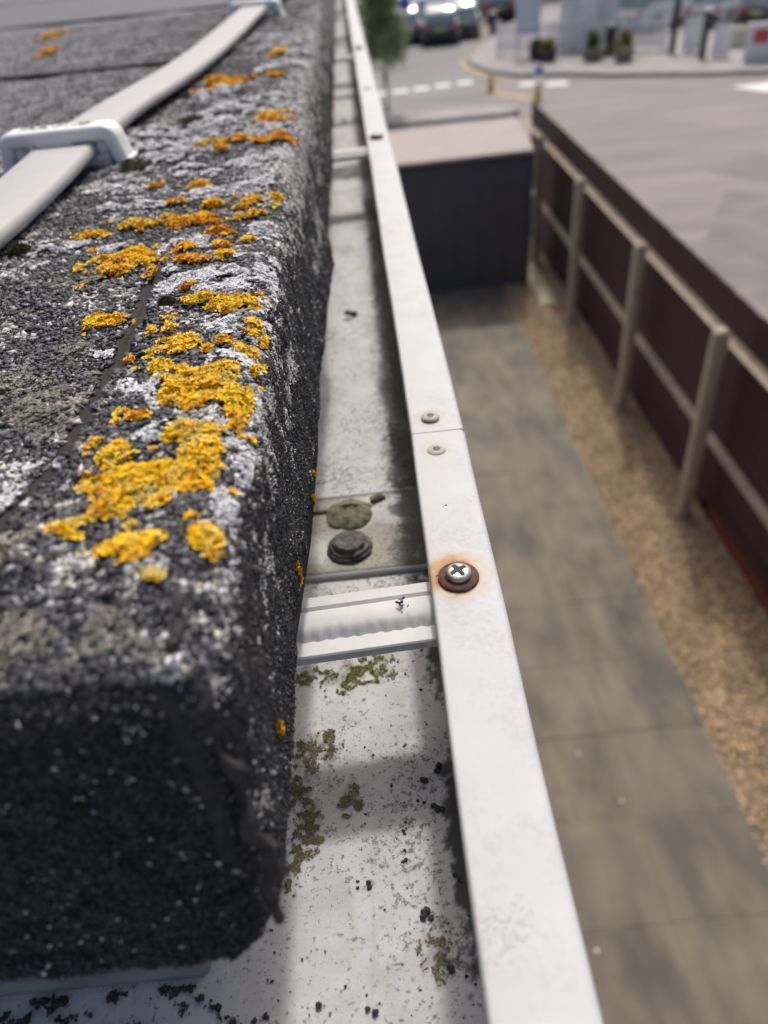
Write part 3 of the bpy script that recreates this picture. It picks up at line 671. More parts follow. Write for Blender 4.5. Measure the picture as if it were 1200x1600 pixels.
mb = MB(); mb.box(.0120, .0374, .3018, .3039, ZR-.0032, ZR-.0004); mb.build('joint_gap_shade', 'bumper', gut)  # dark strip added in the rim gap to stand for its shade
# channel: floor + outer wall grid with grime
GX = np.concatenate([np.linspace(-.60, -.17, 25)[:-1], np.linspace(-.17, -.06, 60)[:-1], np.linspace(-.06, .030, 75)])
def chan_u():
    U = [(x, ZF) for x in GX]
    for k in range(1, 7): a = -math.pi/2+math.pi/2*k/6; U.append((.030+.006*math.cos(a), ZF+.006+.006*math.sin(a)))
    U += [(.036, z) for z in np.linspace(ZF+.012, ZR-.0135, 10)]
    return U
UU = chan_u(); vy = np.concatenate([np.linspace(-.6, .04, 30)[:-1], np.linspace(.04, .5, 310)[:-1], np.linspace(.5, 1.2, 180)[:-1], np.linspace(1.2, YEND, 160)])
X = np.array([u[0] for u in UU])[:, None]+0*vy[None]; Z = np.array([u[1] for u in UU])[:, None]+0*vy[None]; Yg = 0*X+vy[None]
X = X+np.array([rx(y) for y in vy])[None]*sstep(-.06, -.02, X)
x_, y_, z_ = X.ravel(), Yg.ravel(), Z.ravel()
lowf = fbm(x_*30, y_*30, 0, 4, 61); mid = fbm(x_*110, y_*110, 0, 4, 62); fine = fbm(x_*420, y_*420, 0, 2, 63)
col = np.array([.57, .57, .56])[None]*(.86+.22*mid)[:, None]
grime = .18+1.2*np.clip(lowf-.42, 0, 1)
# algae band along the foot of the outer wall
band = sstep(-.014, .012, x_-(.002+.018*(mid-.5)+.012*(lowf-.5)))*sstep(.18, .42, y_)*1.0
band = np.maximum(band, .55*sstep(.008, .028, x_+.01*(mid-.5)))
band *= 1-.2*sstep(.6, .9, y_)
grime = grime+.75*band
dark = (sstep(.44, .56, mid*.5+fine*.2+band*.36)*band)[:, None]
col = col*(1-.86*dark)+np.array([.035, .037, .037])*.86*dark
for cx, cy, ra, rb in ((.010, .368, .014, .020), (.004, .358, .010, .010), (.008, .40, .011, .03), (.013, .46, .009, .05), (.013, .55, .009, .06), (.012, .66, .010, .08), (.011, .78, .011, .08), (.010, .90, .013, .06), (.008, .30, .012, .03), (.012, .13, .007, .05), (.012, .23, .008, .04)):
    k = (sstep(.42, .62, (1-np.hypot((x_-cx)/ra, (y_-cy)/rb))*.6+.55*(mid-.5)+.5*(fine-.5)+.38)*.9)[:, None]*(np.hypot((x_-cx)/ra, (y_-cy)/rb) < 1.9)[:, None]
    col = col*(1-k)+np.array([.03, .032, .032])*k
# water tide marks
tm = fbm(x_*22, y_*9, 0, 3, 66); k = (np.exp(-((tm-.5)/.012)**2)*.22)[:, None]; col = col*(1-k)+np.array([.30, .28, .23])*k
# dark bands further on: strap shadow and debris painted into the floor colour
for yc, w_ in ((1.06, .055), (1.36, .03), (1.70, .05), (2.05, .06), (2.4, .08), (3.1, .12)):
    k = (sstep(.45, .7, np.exp(-((y_-yc+.03*(lowf-.5))/w_)**2)*.85+.5*(mid-.5)+.15*(x_ > .0)))[:, None]*.9
    col = col*(1-k)+np.array([.035, .036, .034])*k
# moss films
for cx, cy, r in ((-48,218,7),(-26,217,7),(-31,212,5),(-14,219,7),(-38,214,4),(-45,176,8),(-38,180,6),(-52,158,7),(-46,150,6),(-30,154,6),(-46,140,5),(-49,134,4),(-55,128,5),(-1,96,8),(-28,220,4)):
    d = np.hypot(x_*1e3-cx, (y_*1e3-cy)*.8)/r
    k = (sstep(.40, .56, (1-d)*.55+.9*(mid-.5)+.45*(fine-.5)+.35)*(d < 1.9)*.35)[:, None]
    g = np.array([.085, .095, .022]) if cy > 200 else np.array([.10, .095, .045])
    col = col*(1-k)+g*k
MOSS = ((-48,218,6),(-26,217,7),(-31,212,5),(-14,219,7),(-38,214,4),(-45,176,7),(-38,180,5),(-52,158,6),(-46,150,5),(-30,154,5),(-46,140,5),(-49,134,4),(-55,128,5),(-1,96,6),(-28,220,4))
# thin tan silt
k = (sstep(.54, .74, fbm(x_*55, y_*38, 0, 4, 65))*.26)[:, None]; col = col*(1-k)+np.array([.40, .37, .31])*k
zz = z_+(lowf-.5)*.0016*(x_ < .03)
mesh('channel', np.stack([x_, y_, zz], 1), grid_faces(len(UU), len(vy)), 'gutter_inside', gut, smooth=True, col=col, extra={'grime': np.clip(grime, 0, 1)})
mb = MB(); mb.box(.0362, .0378, -.6, YEND, ZF-.004, ZR-.017); mb.build('outer_face', 'rim_paint', gut)
mb = MB(); mb.box(-.60, .0362, -.6, YEND, ZF-.007, ZF-.004); mb.build('underside', 'fascia', gut)
# back upstand with its little foot, seen under the cut end
mb = MB(); mb.box(-.60, -.083, .107, .112, ZF-.002, ZB-.006, bev=.0008); mb.build('back_upstand', 'strap', gut)
mb = MB(); mb.box(-.60, -.078, .096, .1068, ZF-.002, ZF+.005, bev=.002); o = mb.build('foot_flange', 'dimmed_strap', gut)
mb = MB(); mb.box(-.0795, -.0745, .1125, YEND, ZF-.002, ZB-.006, bev=.0008); mb.build('back_upstand', 'strap', gut)

# straps across the gutter
def strap(y, k):
    nx, prof = 60, []
    V = []; Fs = []
    # cross section along y: near flange, scalloped riser, crowned rib, far flange
    xs_ = np.linspace(-.074, .0155, nx); ns = 15
    for x in xs_:
        sc = .0011*math.sin(x*2*math.pi/.0052)+.0004*math.sin(x*420)
        ns = 16; sec = [(-.0150, -.0046), (-.0150, -.0012), (-.0144, -.0006), (-.0080, -.0008), (-.0074+sc*.35, -.0011), (-.0058+sc*.6, .0002), (-.0046+sc*.6, .0014), (-.0025+sc*.12, .0021), (.0010, .0022), (.0045, .0019), (.0068, .0002), (.0078, -.0004), (.0090, .0007), (.0138, .0008), (.0146, .0002), (.0146, -.0046)]
        for a, b in sec: V.append((x+rx(y), y+a+(x-.0118)*.05, HC-.2062-.0042+b))
    for i in range(nx-1):
        for j in range(ns-1): Fs.append((i*ns+j, (i+1)*ns+j, (i+1)*ns+j+1, i*ns+j+1))
    for i in range(nx-1): Fs.append((i*ns, i*ns+ns-1, (i+1)*ns+ns-1, (i+1)*ns))
    Fs.append(tuple(range(ns))); Fs.append(tuple(range((nx-1)*ns+ns-1, (nx-1)*ns-1, -1)))
    o = mesh('support_strap', V, Fs, 'strap', gut); auto_smooth(o, 38); return o
for k, y in enumerate((.196, .906, 1.618, 2.33, 3.04, 3.75, 4.46)): strap(y, k)
# scrap of dirt stuck on the first strap
q = np.array([[-.0005, .196, HC-.2062-.0006]])+rng.normal(0, 1, (16, 3))*np.array([.0007, .0011, .0001])+np.array([0, .0015, .0006])
v, f = chips(q, np.tile([0, 0, 1.], (16, 1)), .0008, .25); o = mesh('dirt_smear', v, f, 'crumb', None, loc=(-.0005, .196, HC-.2068)); tag(o, 'dark dirt smear stuck on the ribbed white strap', 'dirt')

# joint sleeve on the gutter floor, its bolts, rim rivets and screws
mb = MB(); yy0, yy1 = .279, .347
vv = []; nn_ = 60
sl = MB(); sl.box(-.074, .0298, yy0, yy1, ZF-.001, ZF+.0034, bev=.0006)
o = sl.build('joint_sleeve', 'strap', gut)
gxx, gyy = np.meshgrid(np.linspace(-.073, .029, 90), np.linspace(yy0+.0012, yy1-.0012, 60), indexing='ij'); xx, yv = gxx.ravel(), gyy.ravel()
m1 = fbm(xx*110, yv*110, 0, 4, 162); f1 = fbm(xx*420, yv*420, 0, 2, 163); l1 = fbm(xx*40, yv*40, 0, 3, 161)
bd = sstep(-.012, .010, xx+.02*(m1-.5)); c = np.array([.56, .56, .535])*(.8+.3*m1)[:, None]
t_ = (sstep(.42, .62, l1)*.7)[:, None]; c = c*(1-t_)+np.array([.27, .245, .175])*t_
sm = np.maximum(np.exp(-((yv-yy1+.002)/.0022)**2), np.exp(-((yv-yy0-.0015)/.002)**2))[:, None]*.75; c = c*(1-sm)+np.array([.06, .06, .055])*sm  # dark edge lines; the near one paints the shadow gap by the strap
dk = (sstep(.5, .62, m1*.55+f1*.25+bd*.33)*bd)[:, None]*.85; c = c*(1-dk)+np.array([.04, .041, .04])*dk
dirt = np.exp(-(((xx+.028)/.013)**2+((yv-.318)/.03)**2))[:, None]*.55*(f1[:, None]); c = c*(1-dirt)+np.array([.15, .14, .10])*dirt
mesh('grime_shade_film', np.stack([xx, yv, np.full_like(xx, ZF+.0036)], 1), grid_faces(90, 60), 'gutter_inside', o, smooth=True, col=c, extra={'grime': np.clip(.25+.6*bd+.3*(l1-.4), 0, 1)})
mb = MB(); mb.lathe([(.0120, 0), (.0124, .0012), (.0118, .0024), (.0106, .0028), (.0107, .0040), (.0098, .0046), (.0090, .0048), (.0088, .0062), (.0078, .0070), (.0070, .0066), (.0050, .0071), (.0030, .0064), (.0010, .0068)], (-.0265, .298, ZF+.0034), 28, jit=.07)
rough_up(mb, .0009, 260); auto_smooth(mb.build('bolt_head', 'bolt', gut), 60)
mb = MB(); mb.lathe([(.0140, 0), (.0132, .0012), (.0115, .0025), (.0095, .0034), (.0070, .0046), (.0055, .0050), (.0044, .0030), (.001, .0024)], (-.0265, .327, ZF+.0034), 26, jit=.10)
n_ = len(mb.V); mb.box(-.0135, -.0052, .335, .339, ZF+.0036, ZF+.0062, Matrix.Translation((-.013, .337, 0)) @ Matrix.Rotation(.45, 4, 'Z') @ Matrix.Translation((.013, -.337, 0)), .0007)
mb.box(-.052, -.039, .331, .3335, ZF+.0036, ZF+.005, None, .0005)
rough_up(mb, .0016, 230); auto_smooth(mb.build('rivet_nut', 'mossy_bolt', gut), 60)
def rivet(x, y):
    z = ZR-.0002+.0003*math.sin(y*9)
    mb = MB(); mb.lathe([(.0046, 0), (.0046, .0005), (.0041, .0010), (.0030, .0013), (.0018, .0013), (.0016, .0006), (.0005, .0006)], (x, y, z), 24)
    o = mb.build('rivet', 'rivet', gut); auto_smooth(o, 50)
    mb = MB(); mb.lathe([(.0014, 0), (.0013, .0006), (.0004, .0007)], (x, y, z+.0006), 12); mb.build('rivet_hole', 'rivet_hole', o)
rivet(.0225, .3165); rivet(.0223, .2865); rivet(.0235, 1.22)
def screw(x, y, rough=False):
    z = ZR+.0002+.0003*math.sin(y*9)
    mb = MB(); mb.lathe([(.0074, 0), (.0078, .0004), (.0078, .0013), (.0071, .0019), (.004, .0021)], (x, y, z), 36, jit=.02)
    wsh = mb.build('washer', 'rust', gut); auto_smooth(wsh, 40)
    mb = MB(); mb.lathe([(.0046, .0018), (.0049, .0020), (.0050, .0030), (.0049, .0035), (.0044, .0040), (.0035, .0044), (.0022, .0047), (.0006, .0048)], (x, y, z), 36)
    hd_ = mb.build('screw_head', 'screw_steel', gut); auto_smooth(hd_, 35)
    mb = MB(); Mx = Matrix.Translation((x, y, z+.0043)) @ Matrix.Rotation(math.radians(30), 4, 'Z')
    pl = []
    for q in range(4):
        for (a, b) in ((.0033, -.00075), (.0034, 0), (.0033, .00075), (.0011, .0011)):
            t = math.pi/2*q; pl.append((a*math.cos(t)-b*math.sin(t), a*math.sin(t)+b*math.cos(t)))
    npl = len(pl); V = [tuple(Mx @ Vector((p[0], p[1], -.0020))) for p in pl]+[tuple(Mx @ Vector((p[0]*1.0, p[1]*1.0, .00062-.10*(p[0]**2+p[1]**2)/.0034))) for p in pl]
    mb.add(V, [tuple(range(npl-1, -1, -1)), tuple(range(npl, 2*npl))]+[(j, (j+1) % npl, npl+(j+1) % npl, npl+j) for j in range(npl)])
    mb.build('cross_recess', 'recess', hd_)
screw(.0213, .2); screw(.0232, .913); screw(.0232, 1.625)

# crumbs and grit in the gutter
def crumb(name, label, x, y, r, n=1, group=None):
    P = np.array([[x, y, ZF+r*.5]])+rng.normal(0, 1, (n, 3))*np.array([r*.75, r*.75, r*.2])*(n > 1)
    V = []; Fs = []
    for p in P:
        k = len(V); rr = r*.62*(.75+.5*random.random())
        import bmesh
        bm = bmesh.new(); bmesh.ops.create_icosphere(bm, subdivisions=2, radius=1)
        sd = random.randint(0, 999)
        for v_ in bm.verts:
            c_ = v_.co; s_ = .7+.7*float(vnoise(c_.x*1.7+9, c_.y*1.7+9, c_.z*1.7+9, sd)); V.append((p[0]+c_.x*rr*s_*1.15, p[1]+c_.y*rr*s_, p[2]+c_.z*rr*s_*.75))
        Fs += [tuple(v_.index+k for v_ in f_.verts) for f_ in bm.faces]; bm.free()
    tag(mesh(name, V, Fs, 'crumb', None, loc=(x, y, ZF)), label, 'debris', group)
crumb('grit_clump', 'largest dark crumb clump lying on the dirty white gutter floor', -.004, .110, .0016, 7)
crumb('grit_crumb', 'single dark crumb lying beyond the joint sleeve in the gutter', -.0215, .602, .0045, 2)
crumb('grit_crumb', 'dark seed shaped crumb left of the largest clump', -.0225, .1195, .0013, 2)
for x, y, r in ((.0005, .1585, .0017), (.0045, .163, .0015), (.0035, .148, .0015), (-.001, .150, .0012), (-.010, .139, .0011), (.0055, .146, .0014), (.001, .0905, .0014), (-.0405, .0845, .0012), (-.0245, .0805, .0012), (.008, .121, .0013), (-.0105, .127, .001), (-.028, .121, .0009)):
    crumb('grit_crumb', 'little dark grit crumb scattered on the gutter floor', x, y, r, 2, 'grit crumbs on the gutter floor')
for x, y in ((.0205, .2445), (.0145, .2025)):
    P = np.array([[x, y, ZR+.0004]])+rng.normal(0, .0005, (4, 3))*np.array([1.6, 1, .2]); v, f = chips(P, np.tile([0, 0, 1.], (4, 1)), .0008, .4)
    tag(mesh('grit_crumb', v, f, 'crumb', None, loc=(x, y, ZR)), 'tiny dark speck of grit on the flat white rim', 'debris', 'specks on the rim')
n = 5200; y = .04+.62*rng.random(n)**1.5; x = -.06+.094*rng.random(n); dens = .12+.9*sstep(.0, .03, x)+.25*fbm(x*60, y*60, 0, 3, 91)
k = rng.random(n) < dens*.8; x, y = x[k], y[k]
v, f = chips(np.stack([x, y, np.full_like(x, ZF+.0003)], 1), np.tile([0, 0, 1.], (len(x), 1)), .00038*np.exp(rng.normal(0, .5, len(x))), .6)
gg = np.repeat(np.exp(rng.normal(-3.2, .5, len(x)))[:, None]*np.array([1, .98, .9]), 6, 0)
o = mesh('gutter_grit', v, f, 'chips', None, loc=(0, .2, ZF), col=gg); tag(o, 'fine dark grit washed along the gutter floor', 'grit', kind='stuff')
MV = []; MF = []; MC = []; off = 0
for cx, cy, rr_ in MOSS:
    n = 2200; a_ = rng.random(n)*6.283; q_ = np.sqrt(rng.random(n))*1.25; x = (cx+rr_*q_*np.cos(a_))*1e-3; y = (cy+rr_*1.2*q_*np.sin(a_))*1e-3
    k = fbm(x*380, y*380, 0, 4, 171)+.26*(1-q_)+rng.normal(0, .05, n) > .62; x, y = x[k], y[k]; n = len(x)
    if not n: continue
    v, f, kk = lobes(np.stack([x, y, np.full_like(x, ZF+.0004)], 1), np.tile([0, 0, 1.], (n, 1)), .00038, .4, .45)
    c = (np.array([.21, .215, .075]) if cy > 200 else np.array([.23, .21, .12]))*(.6+.8*rng.random((n, 1)))
    MV.append(v); MF.append(f+off); MC.append(np.repeat(c, kk, 0)); off += len(v)
o = mesh('moss_film', np.concatenate(MV), np.concatenate(MF), 'moss', None, loc=(-.03, .18, ZF), col=np.concatenate(MC)); tag(o, 'thin patchy olive moss growing on the gutter floor', 'moss', kind='stuff')
# black silt line under the cut end
n = 1500; x = -.155+.10*rng.random(n); y = .0935-.012*rng.random(n)**2-.0; kk_ = fbm(x*120, y*160, 0, 3, 95) > .52; x, y = x[kk_], y[kk_]
v, f = chips(np.stack([x, y, np.full_like(x, ZF+.0006)], 1), np.tile([0, 0, 1.], (len(x), 1)), .0006*np.exp(rng.normal(0, .5, len(x))), .5)
o = mesh('silt_line', v, f, 'crumb', None, loc=(-.1, .09, ZF)); tag(o, 'black silt gathered along the foot of the gutter upstand', 'grit', kind='stuff')

# building below the roof
mb = MB(); mb.box(-.0743+0, -.062, .1125, YEND, ZF-.16, ZF-.008); mb.build('fascia_board', 'fascia', bld)
mb = MB(); mb.box(-2.2, -.20, .25, YEND, 0, ZF-.02); mb.build('wall', 'brick', bld)
mb = MB(); mb.box(-2.2, -.0625, .26, YEND, ZF-.175, ZF-.162); mb.build('soffit', 'fascia', bld)
for yb in (.906, 2.33, 3.75):
    mb = MB(); mb.box(-.0615, .034, yb-.012, yb+.012, ZF-.012, ZF-.0075); mb.build('gutter_bracket', 'fascia', bld)

# ================================================================== GROUND AND YARD
g = MB(); g.add([(-600, -300, 0), (600, -300, 0), (600, 900, 0), (-600, 900, 0)], [(0, 1, 2, 3)])
tag(g.build('ground', 'asphalt'), kind='structure')
K = 1.25
XG, XF = 1.72*K, 2.47*K
bed = MB(); bed.box(-.2, XG, -4, 9.3*K, .0005, .0375); yard = tag(bed.build('yard_paving', 'slab_bed', None, loc=(1, 4, 0)), kind='structure')
SL = .54*K; xs_ = [XG, 1.14*K, .56*K, -.02*K]
def slab_colour():
    t = random.random(); return np.array([.106, .094, .074])*(.8+.4*random.random())*(1-.0)+np.array([.0, .004, .004])*t
j = 0
for ci in range(3):
    y = (1.45-4*.54)*K+(0.27*K if ci == 2 else 0)
    while y < 9.2*K:
        x1, x0 = xs_[ci], xs_[ci+1]; gp = .003
        mb = MB(); zt = .040+random.uniform(-.002, .003)
        mb.box(x0+gp, x1-gp, y+gp, y+SL-gp, .0345-.01, zt, None, .003)
        # finer top sheet is not needed: the grain is in the material
        o = mb.build('paving_slab', 'slab', yard, col=slab_colour()); j += 1
        y += SL
gb = MB(); gb.box(XG+.004, XF+.4, -4, 9.3*K+2, .0005, .014); gbed = tag(gb.build('gravel_bed', 'gravel_bed', None, loc=(2.6, 4, 0)), kind='structure')
n = 30000; x = XG-.03+(XF+.0-XG+.03)*rng.random(n); y = .2+(9.6*K-.2)*rng.random(n)
x = x+.03*(fbm(y*6, x*0, 0, 2, 6)-.5)
P = np.stack([x, y, .017+.02*rng.random(n)], 1); v, f = chips(P, np.tile([0, 0, 1.], (n, 1)), .016, .6, .6)
t = fbm(x*5, y*5, 0, 3, 14)[:, None]; u = rng.random((n, 1))
c = (np.array([.62, .47, .29])*(.65+.65*u))*(.75+.5*t); k = rng.random(n) < .12; c[k] = np.array([.55, .48, .38])*(.6+.5*rng.random((k.sum(), 1))); k = rng.random(n) < .10; c[k] = np.array([.16, .115, .07])
gv = mesh('gravel', v, f, 'gravel', None, loc=(2.6, 4, 0), col=np.repeat(c, 6, 0)); tag(gv, 'loose golden brown gravel strip between paving slabs and fence', 'gravel', kind='stuff')
# pale specks fallen on the paving
for x, y in ((1.16, 3.02), (1.36, 2.62), (1.42, 7.6), (.93, 1.7)):
    mb = MB(); mb.lathe([(.012, 0), (.013, .003), (.008, .008), (.002, .009)], (x, y, .043), 9, jit=.5)
    tag(mb.build('pebble', 'white_line', None, loc=(x, y, .043)), 'pale pebble lying alone on the grey paving slabs', 'pebble', 'stray pebbles on the slabs')

# fence
fence = thing('fence', 'dark brown boarded fence with concrete posts and pale rails beside gravel', 'fence', (XF, 6, 0))
PY = [4.46*K-2*1.83*K, 4.46*K-1.80*K, 4.46*K, 6.12*K, 8.07*K, 10.0*K, 11.6*K]
PX = 2.30*K; PH = 1.63*K
for i, y in enumerate(PY):
    mb = MB(); w_ = .058; d_ = .062
    pr = [(-w_, -d_+.012), (-w_+.012, -d_), (w_-.012, -d_), (w_, -d_+.012), (w_, d_-.012), (w_-.012, d_), (-w_+.012, d_), (-w_, d_-.012)]
    zs_ = [(.0, 1), (PH-.085, 1), (PH-.05, .97), (PH-.022, .84), (PH-.005, .58), (PH+.002, .25)]
    ph = -.02*(y/K-4.46)*0
    mb.sweep(pr, [(lambda a, b, z=z, s_=s_: (PX+a*s_, y+b*s_, z)) for z, s_ in zs_])
    o = mb.build('concrete_post', 'concrete', fence); auto_smooth(o, 60)
BX = XF+.01
# boards, shared mesh
BW = .105; y = PY[0]; i = 0; first = None
mb = MB(); mb.box(BX, BX+.014, 0, BW-.004, .14, 1.755*K, Matrix.Identity(4), .002)
while y < PY[-1]-.35:
    if first is None:
        mb2 = MB(); mb2.box(BX, BX+.014, y, y+BW-.004, .15, 1.75*K, None, .002); first = mb2.build('board', 'board', fence); yb0 = y
    else:
        share('board', first, fence, (random.uniform(-.003, .003), y-yb0, random.uniform(-.006, .006)))
    y += BW
for a, b in zip(PY[:-1], PY[1:]):
    for z, t in ((1.46*K, .031), (.66*K, .027)):
        mb = MB(); yy0, yy1 = a+.001, b-.001
        # triangular arris rail
        mb.sweep([(-.055, 0), (.034, t), (.034, -t)], [(lambda p, q, y=y_: (BX-.040+p, y, z+q)) for y_ in (yy0, yy1)])
        mb.build('rail', 'rail_timber', fence)
    mb = MB(); mb.box(BX-.012, BX+.014, a-.05, b+.05, .002, .147); mb.build('gravel_board', 'red_board' if a < 4.4*K-1 and a > 2 else 'concrete' if a < 2 else 'board', fence)

# shed at the end of the yard
shed = thing('shed', 'dark slate grey shed with pale flat roof closing the yard', 'shed', (.9*K, 9.8*K, 0))
x0, x1, y0, y1 = -.1*K, 2.02*K, 9.32*K, 10.22*K; zf_, zb_ = 1.63*K, 1.77*K
mb = MB(); mb.add([(x0, y0, .03), (x1, y0, .03), (x1, y1, .03), (x0, y1, .03), (x0, y0, zf_), (x1, y0, zf_), (x1, y1, zb_), (x0, y1, zb_)], [(3, 2, 1, 0), (4, 5, 6, 7), (0, 1, 5, 4), (1, 2, 6, 5), (2, 3, 7, 6), (3, 0, 4, 7)])
mb.build('wall', 'shed_wall', shed)
for k in range(7):
    xa = x0+(x1-x0)*k/7; xb = x0+(x1-x0)*(k+1)/7
    mb = MB(); mb.box(xa+.002, xb-.002, y0-.016, y0-.001, .04, zf_-.01, None, .002); mb.build('cladding_panel', 'shed_wall', shed)
mb = MB(); sl_ = (zb_-zf_)/(y1-y0); ya, yb = y0-.06, y1+.05
za, zb2 = zf_+sl_*(ya-y0)+.004, zf_+sl_*(yb-y0)+.004
mb.add([(x0-.05, ya, za), (x1+.05, ya, za), (x1+.05, yb, zb2), (x0-.05, yb, zb2), (x0-.05, ya, za+.04), (x1+.05, ya, za+.04), (x1+.05, yb, zb2+.04), (x0-.05, yb, zb2+.04)], [(3, 2, 1, 0), (4, 5, 6, 7), (0, 1, 5, 4), (1, 2, 6, 5), (2, 3, 7, 6), (3, 0, 4, 7)])
mb.build('roof', 'shed_roof', shed)
mb = MB(); mb.box(x0-.045, x1+.045, y0-.058, y0-.018, za-.07, za-.002); mb.build('roof_trim', 'shed_trim', shed)
mb = MB(); mb.box(x1+.004, x1+.05, y0-.01, y1, .03, zf_-.08); mb.build('corner_board', 'shed_trim', shed)
mb = MB(); mb.box(x1+.06, XF-.25, 8.55*K, 9.9*K, .0405, .052, None, .004); tag(mb.build('pale_slab', 'sand_patch', None, loc=(2.2*K, 9.2*K, 0)), 'pale sandy slab on the ground between shed and fence', 'slab')

# ================================================================== STREET
def sheet(name, pts, z, mat, kind='structure'):
    mb = MB(); mb.add([(p[0], p[1], z) for p in pts], [tuple(range(len(pts)))]); return tag(mb.build(name, mat, None, loc=(pts[0][0], pts[0][1], 0)), kind=kind)
# greyer carriageway
sheet('road', [(-60, 20.6*K), (3.2*K, 20.4*K), (3.6*K, 22.4*K), (3.5*K, 25*K), (3.7*K, 28*K), (4.9*K, 34*K), (9*K, 60*K), (-8*K, 60*K), (-5*K, 28*K), (-60, 27*K)], .004, 'road_asphalt')
# near pavement edge
def slab_prism(name, pts, z0, z1, mat):
    n = len(pts); mb = MB(); mb.add([(*p, z0) for p in pts]+[(*p, z1) for p in pts], [tuple(range(n-1, -1, -1)), tuple(range(n, 2*n))]+[(j, (j+1) % n, n+(j+1) % n, n+j) for j in range(n)])
    return tag(mb.build(name, mat, None, loc=(pts[0][0], pts[0][1], 0)), kind='structure')
slab_prism('near_pavement', [(-20, 18.95*K+1.4), (3.65*K, 18.95*K), (3.9*K, 19.3*K), (3.85*K, 19.6*K), (3.2*K, 19.95*K), (1.2*K, 20.35*K), (-20, 20.9*K+1.4)], .0, .09, 'pavement_grey')
# kerbstones along it
for k in range(9):
    xa = 3.55*K-.62*k-.6; ya = 18.95*K-.045+(3.65*K-xa-.3)*.055
    mb = MB(); mb.box(-.3, .296, -.07, .07, 0, .10, Matrix.Translation((xa+.3, ya, 0)) @ Matrix.Rotation(-.055, 4, 'Z'), .01)
    tag(mb.build('kerbstone', 'kerb', None, loc=(xa, ya, 0)), kind='structure')
# far pavement with curved kerb
far_pts = [(3.88*K, 27.2*K), (3.80*K, 26.2*K), (3.92*K, 25.4*K), (4.2*K, 24.3*K), (4.8*K, 23.4*K), (5.6*K, 23.1*K), (7*K, 22.0*K), (8.8*K, 20.9*K), (10.2*K, 20.3*K), (18*K, 17.5*K), (30*K, 20*K), (26*K, 40*K), (9*K, 40*K), (5.2*K, 31*K)]
slab_prism('far_pavement', far_pts, 0, .10, 'pavement_grey')
for k in range(len(far_pts)-5):
    a, b = Vector(far_pts[k]), Vector(far_pts[k+1]); n_ = max(1, int((b-a).length/.9)); d = (b-a)/n_
    for i in range(n_):
        p = a+d*(i+.5); ang = math.atan2(d.y, d.x); mb = MB(); mb.box(-d.length/2+.004, d.length/2-.004, -.08, .06, 0, .112, Matrix.Translation((p.x, p.y, 0)) @ Matrix.Rotation(ang, 4, 'Z'), .012)
        tag(mb.build('kerbstone', 'kerb', None, loc=(p.x, p.y, 0)), kind='structure')
# yellow line round the corner and between the bollards
def ribbon(name, pts, w_, z, mat):
    L_ = []; R_ = []
    for i, p in enumerate(pts):
        p = Vector(p); t = (Vector(pts[min(i+1, len(pts)-1)])-Vector(pts[max(i-1, 0)])).normalized(); nrm = Vector((-t.y, t.x)); L_.append(p+nrm*w_/2); R_.append(p-nrm*w_/2)
    n = len(pts); mb = MB(); mb.add([(*p, z) for p in L_+R_], [(i, n+i, n+i+1, i+1) for i in range(n-1)]); return tag(mb.build(name, mat, None, loc=(pts[0][0], pts[0][1], 0)), kind='structure')
ribbon('yellow_line', [(3.62*K, 27.2*K), (3.58*K, 26.2*K), (3.68*K, 25.4*K), (3.95*K, 24.2*K), (4.45*K, 23.2*K)], .11, .009, 'yellow_line')
ribbon('yellow_line', [(3.67*K, 21.9*K), (4.1*K, 21.0*K), (4.54*K, 20.15*K)], .16, .009, 'yellow_line')
for k, (x, y) in enumerate(((.22, 23.1), (.80, 23.25), (1.42, 23.3), (2.0, 23.35), (2.62, 23.45), (3.25, 23.5))):
    a = Vector((x*K-.30, y*K)); sheet('road_marking', [(a.x-.02, a.y-.28), (a.x+.52, a.y-.24), (a.x+.52, a.y+.30), (a.x-.02, a.y+.26)], .009, 'white_line')
for x, y in ((4.75, 22.4), (5.35, 22.0)):
    sheet('road_marking', [(x*K-.3, y*K-.3), (x*K+.4, y*K-.45), (x*K+.45, y*K+.1), (x*K-.25, y*K+.25)], .009, 'white_line')
sheet('road_marking', [(8.9*K, 19.3*K), (9.3*K, 18.5*K), (10.8*K, 17.6*K), (10.9*K, 18.5*K), (9.8*K, 19.3*K)], .009, 'white_line')
for x, y in ((3.25*K, 5.0*K), (3.4*K, 7.3*K), (3.65*K, 6.2*K)):
    mb = MB(); mb.lathe([(.17, .002), (.17, .010), (.14, .012), (.02, .012)], (x, y, 0), 20); tag(mb.build('drain_cover', 'manhole', None, loc=(x, y, 0)), 'small round iron cover set in the asphalt beyond the fence', 'manhole', 'round covers in the asphalt')

for k, (x, y, w_, l_, a_) in enumerate(((4.6, 7.3, .5, 1.8, .3), (6.6, 12.6, .7, 2.6, -.5), (4.9, 17.0, .5, 2.6, .15), (9.3, 15.5, .9, 2.0, .7), (4.35, 11.4, .3, 1.3, -.2), (7.6, 8.3, .5, 2.0, .4))):
    c_, s_ = math.cos(a_), math.sin(a_); q_ = [(-w_, -l_), (w_*.8, -l_*1.05), (w_, l_*.9), (-w_*.9, l_)]
    sheet('asphalt_patch', [(x+c_*p-s_*q, y+s_*p+c_*q) for p, q in q_], .0042+.0006*k, 'patch_a' if k % 2 else 'patch_b')
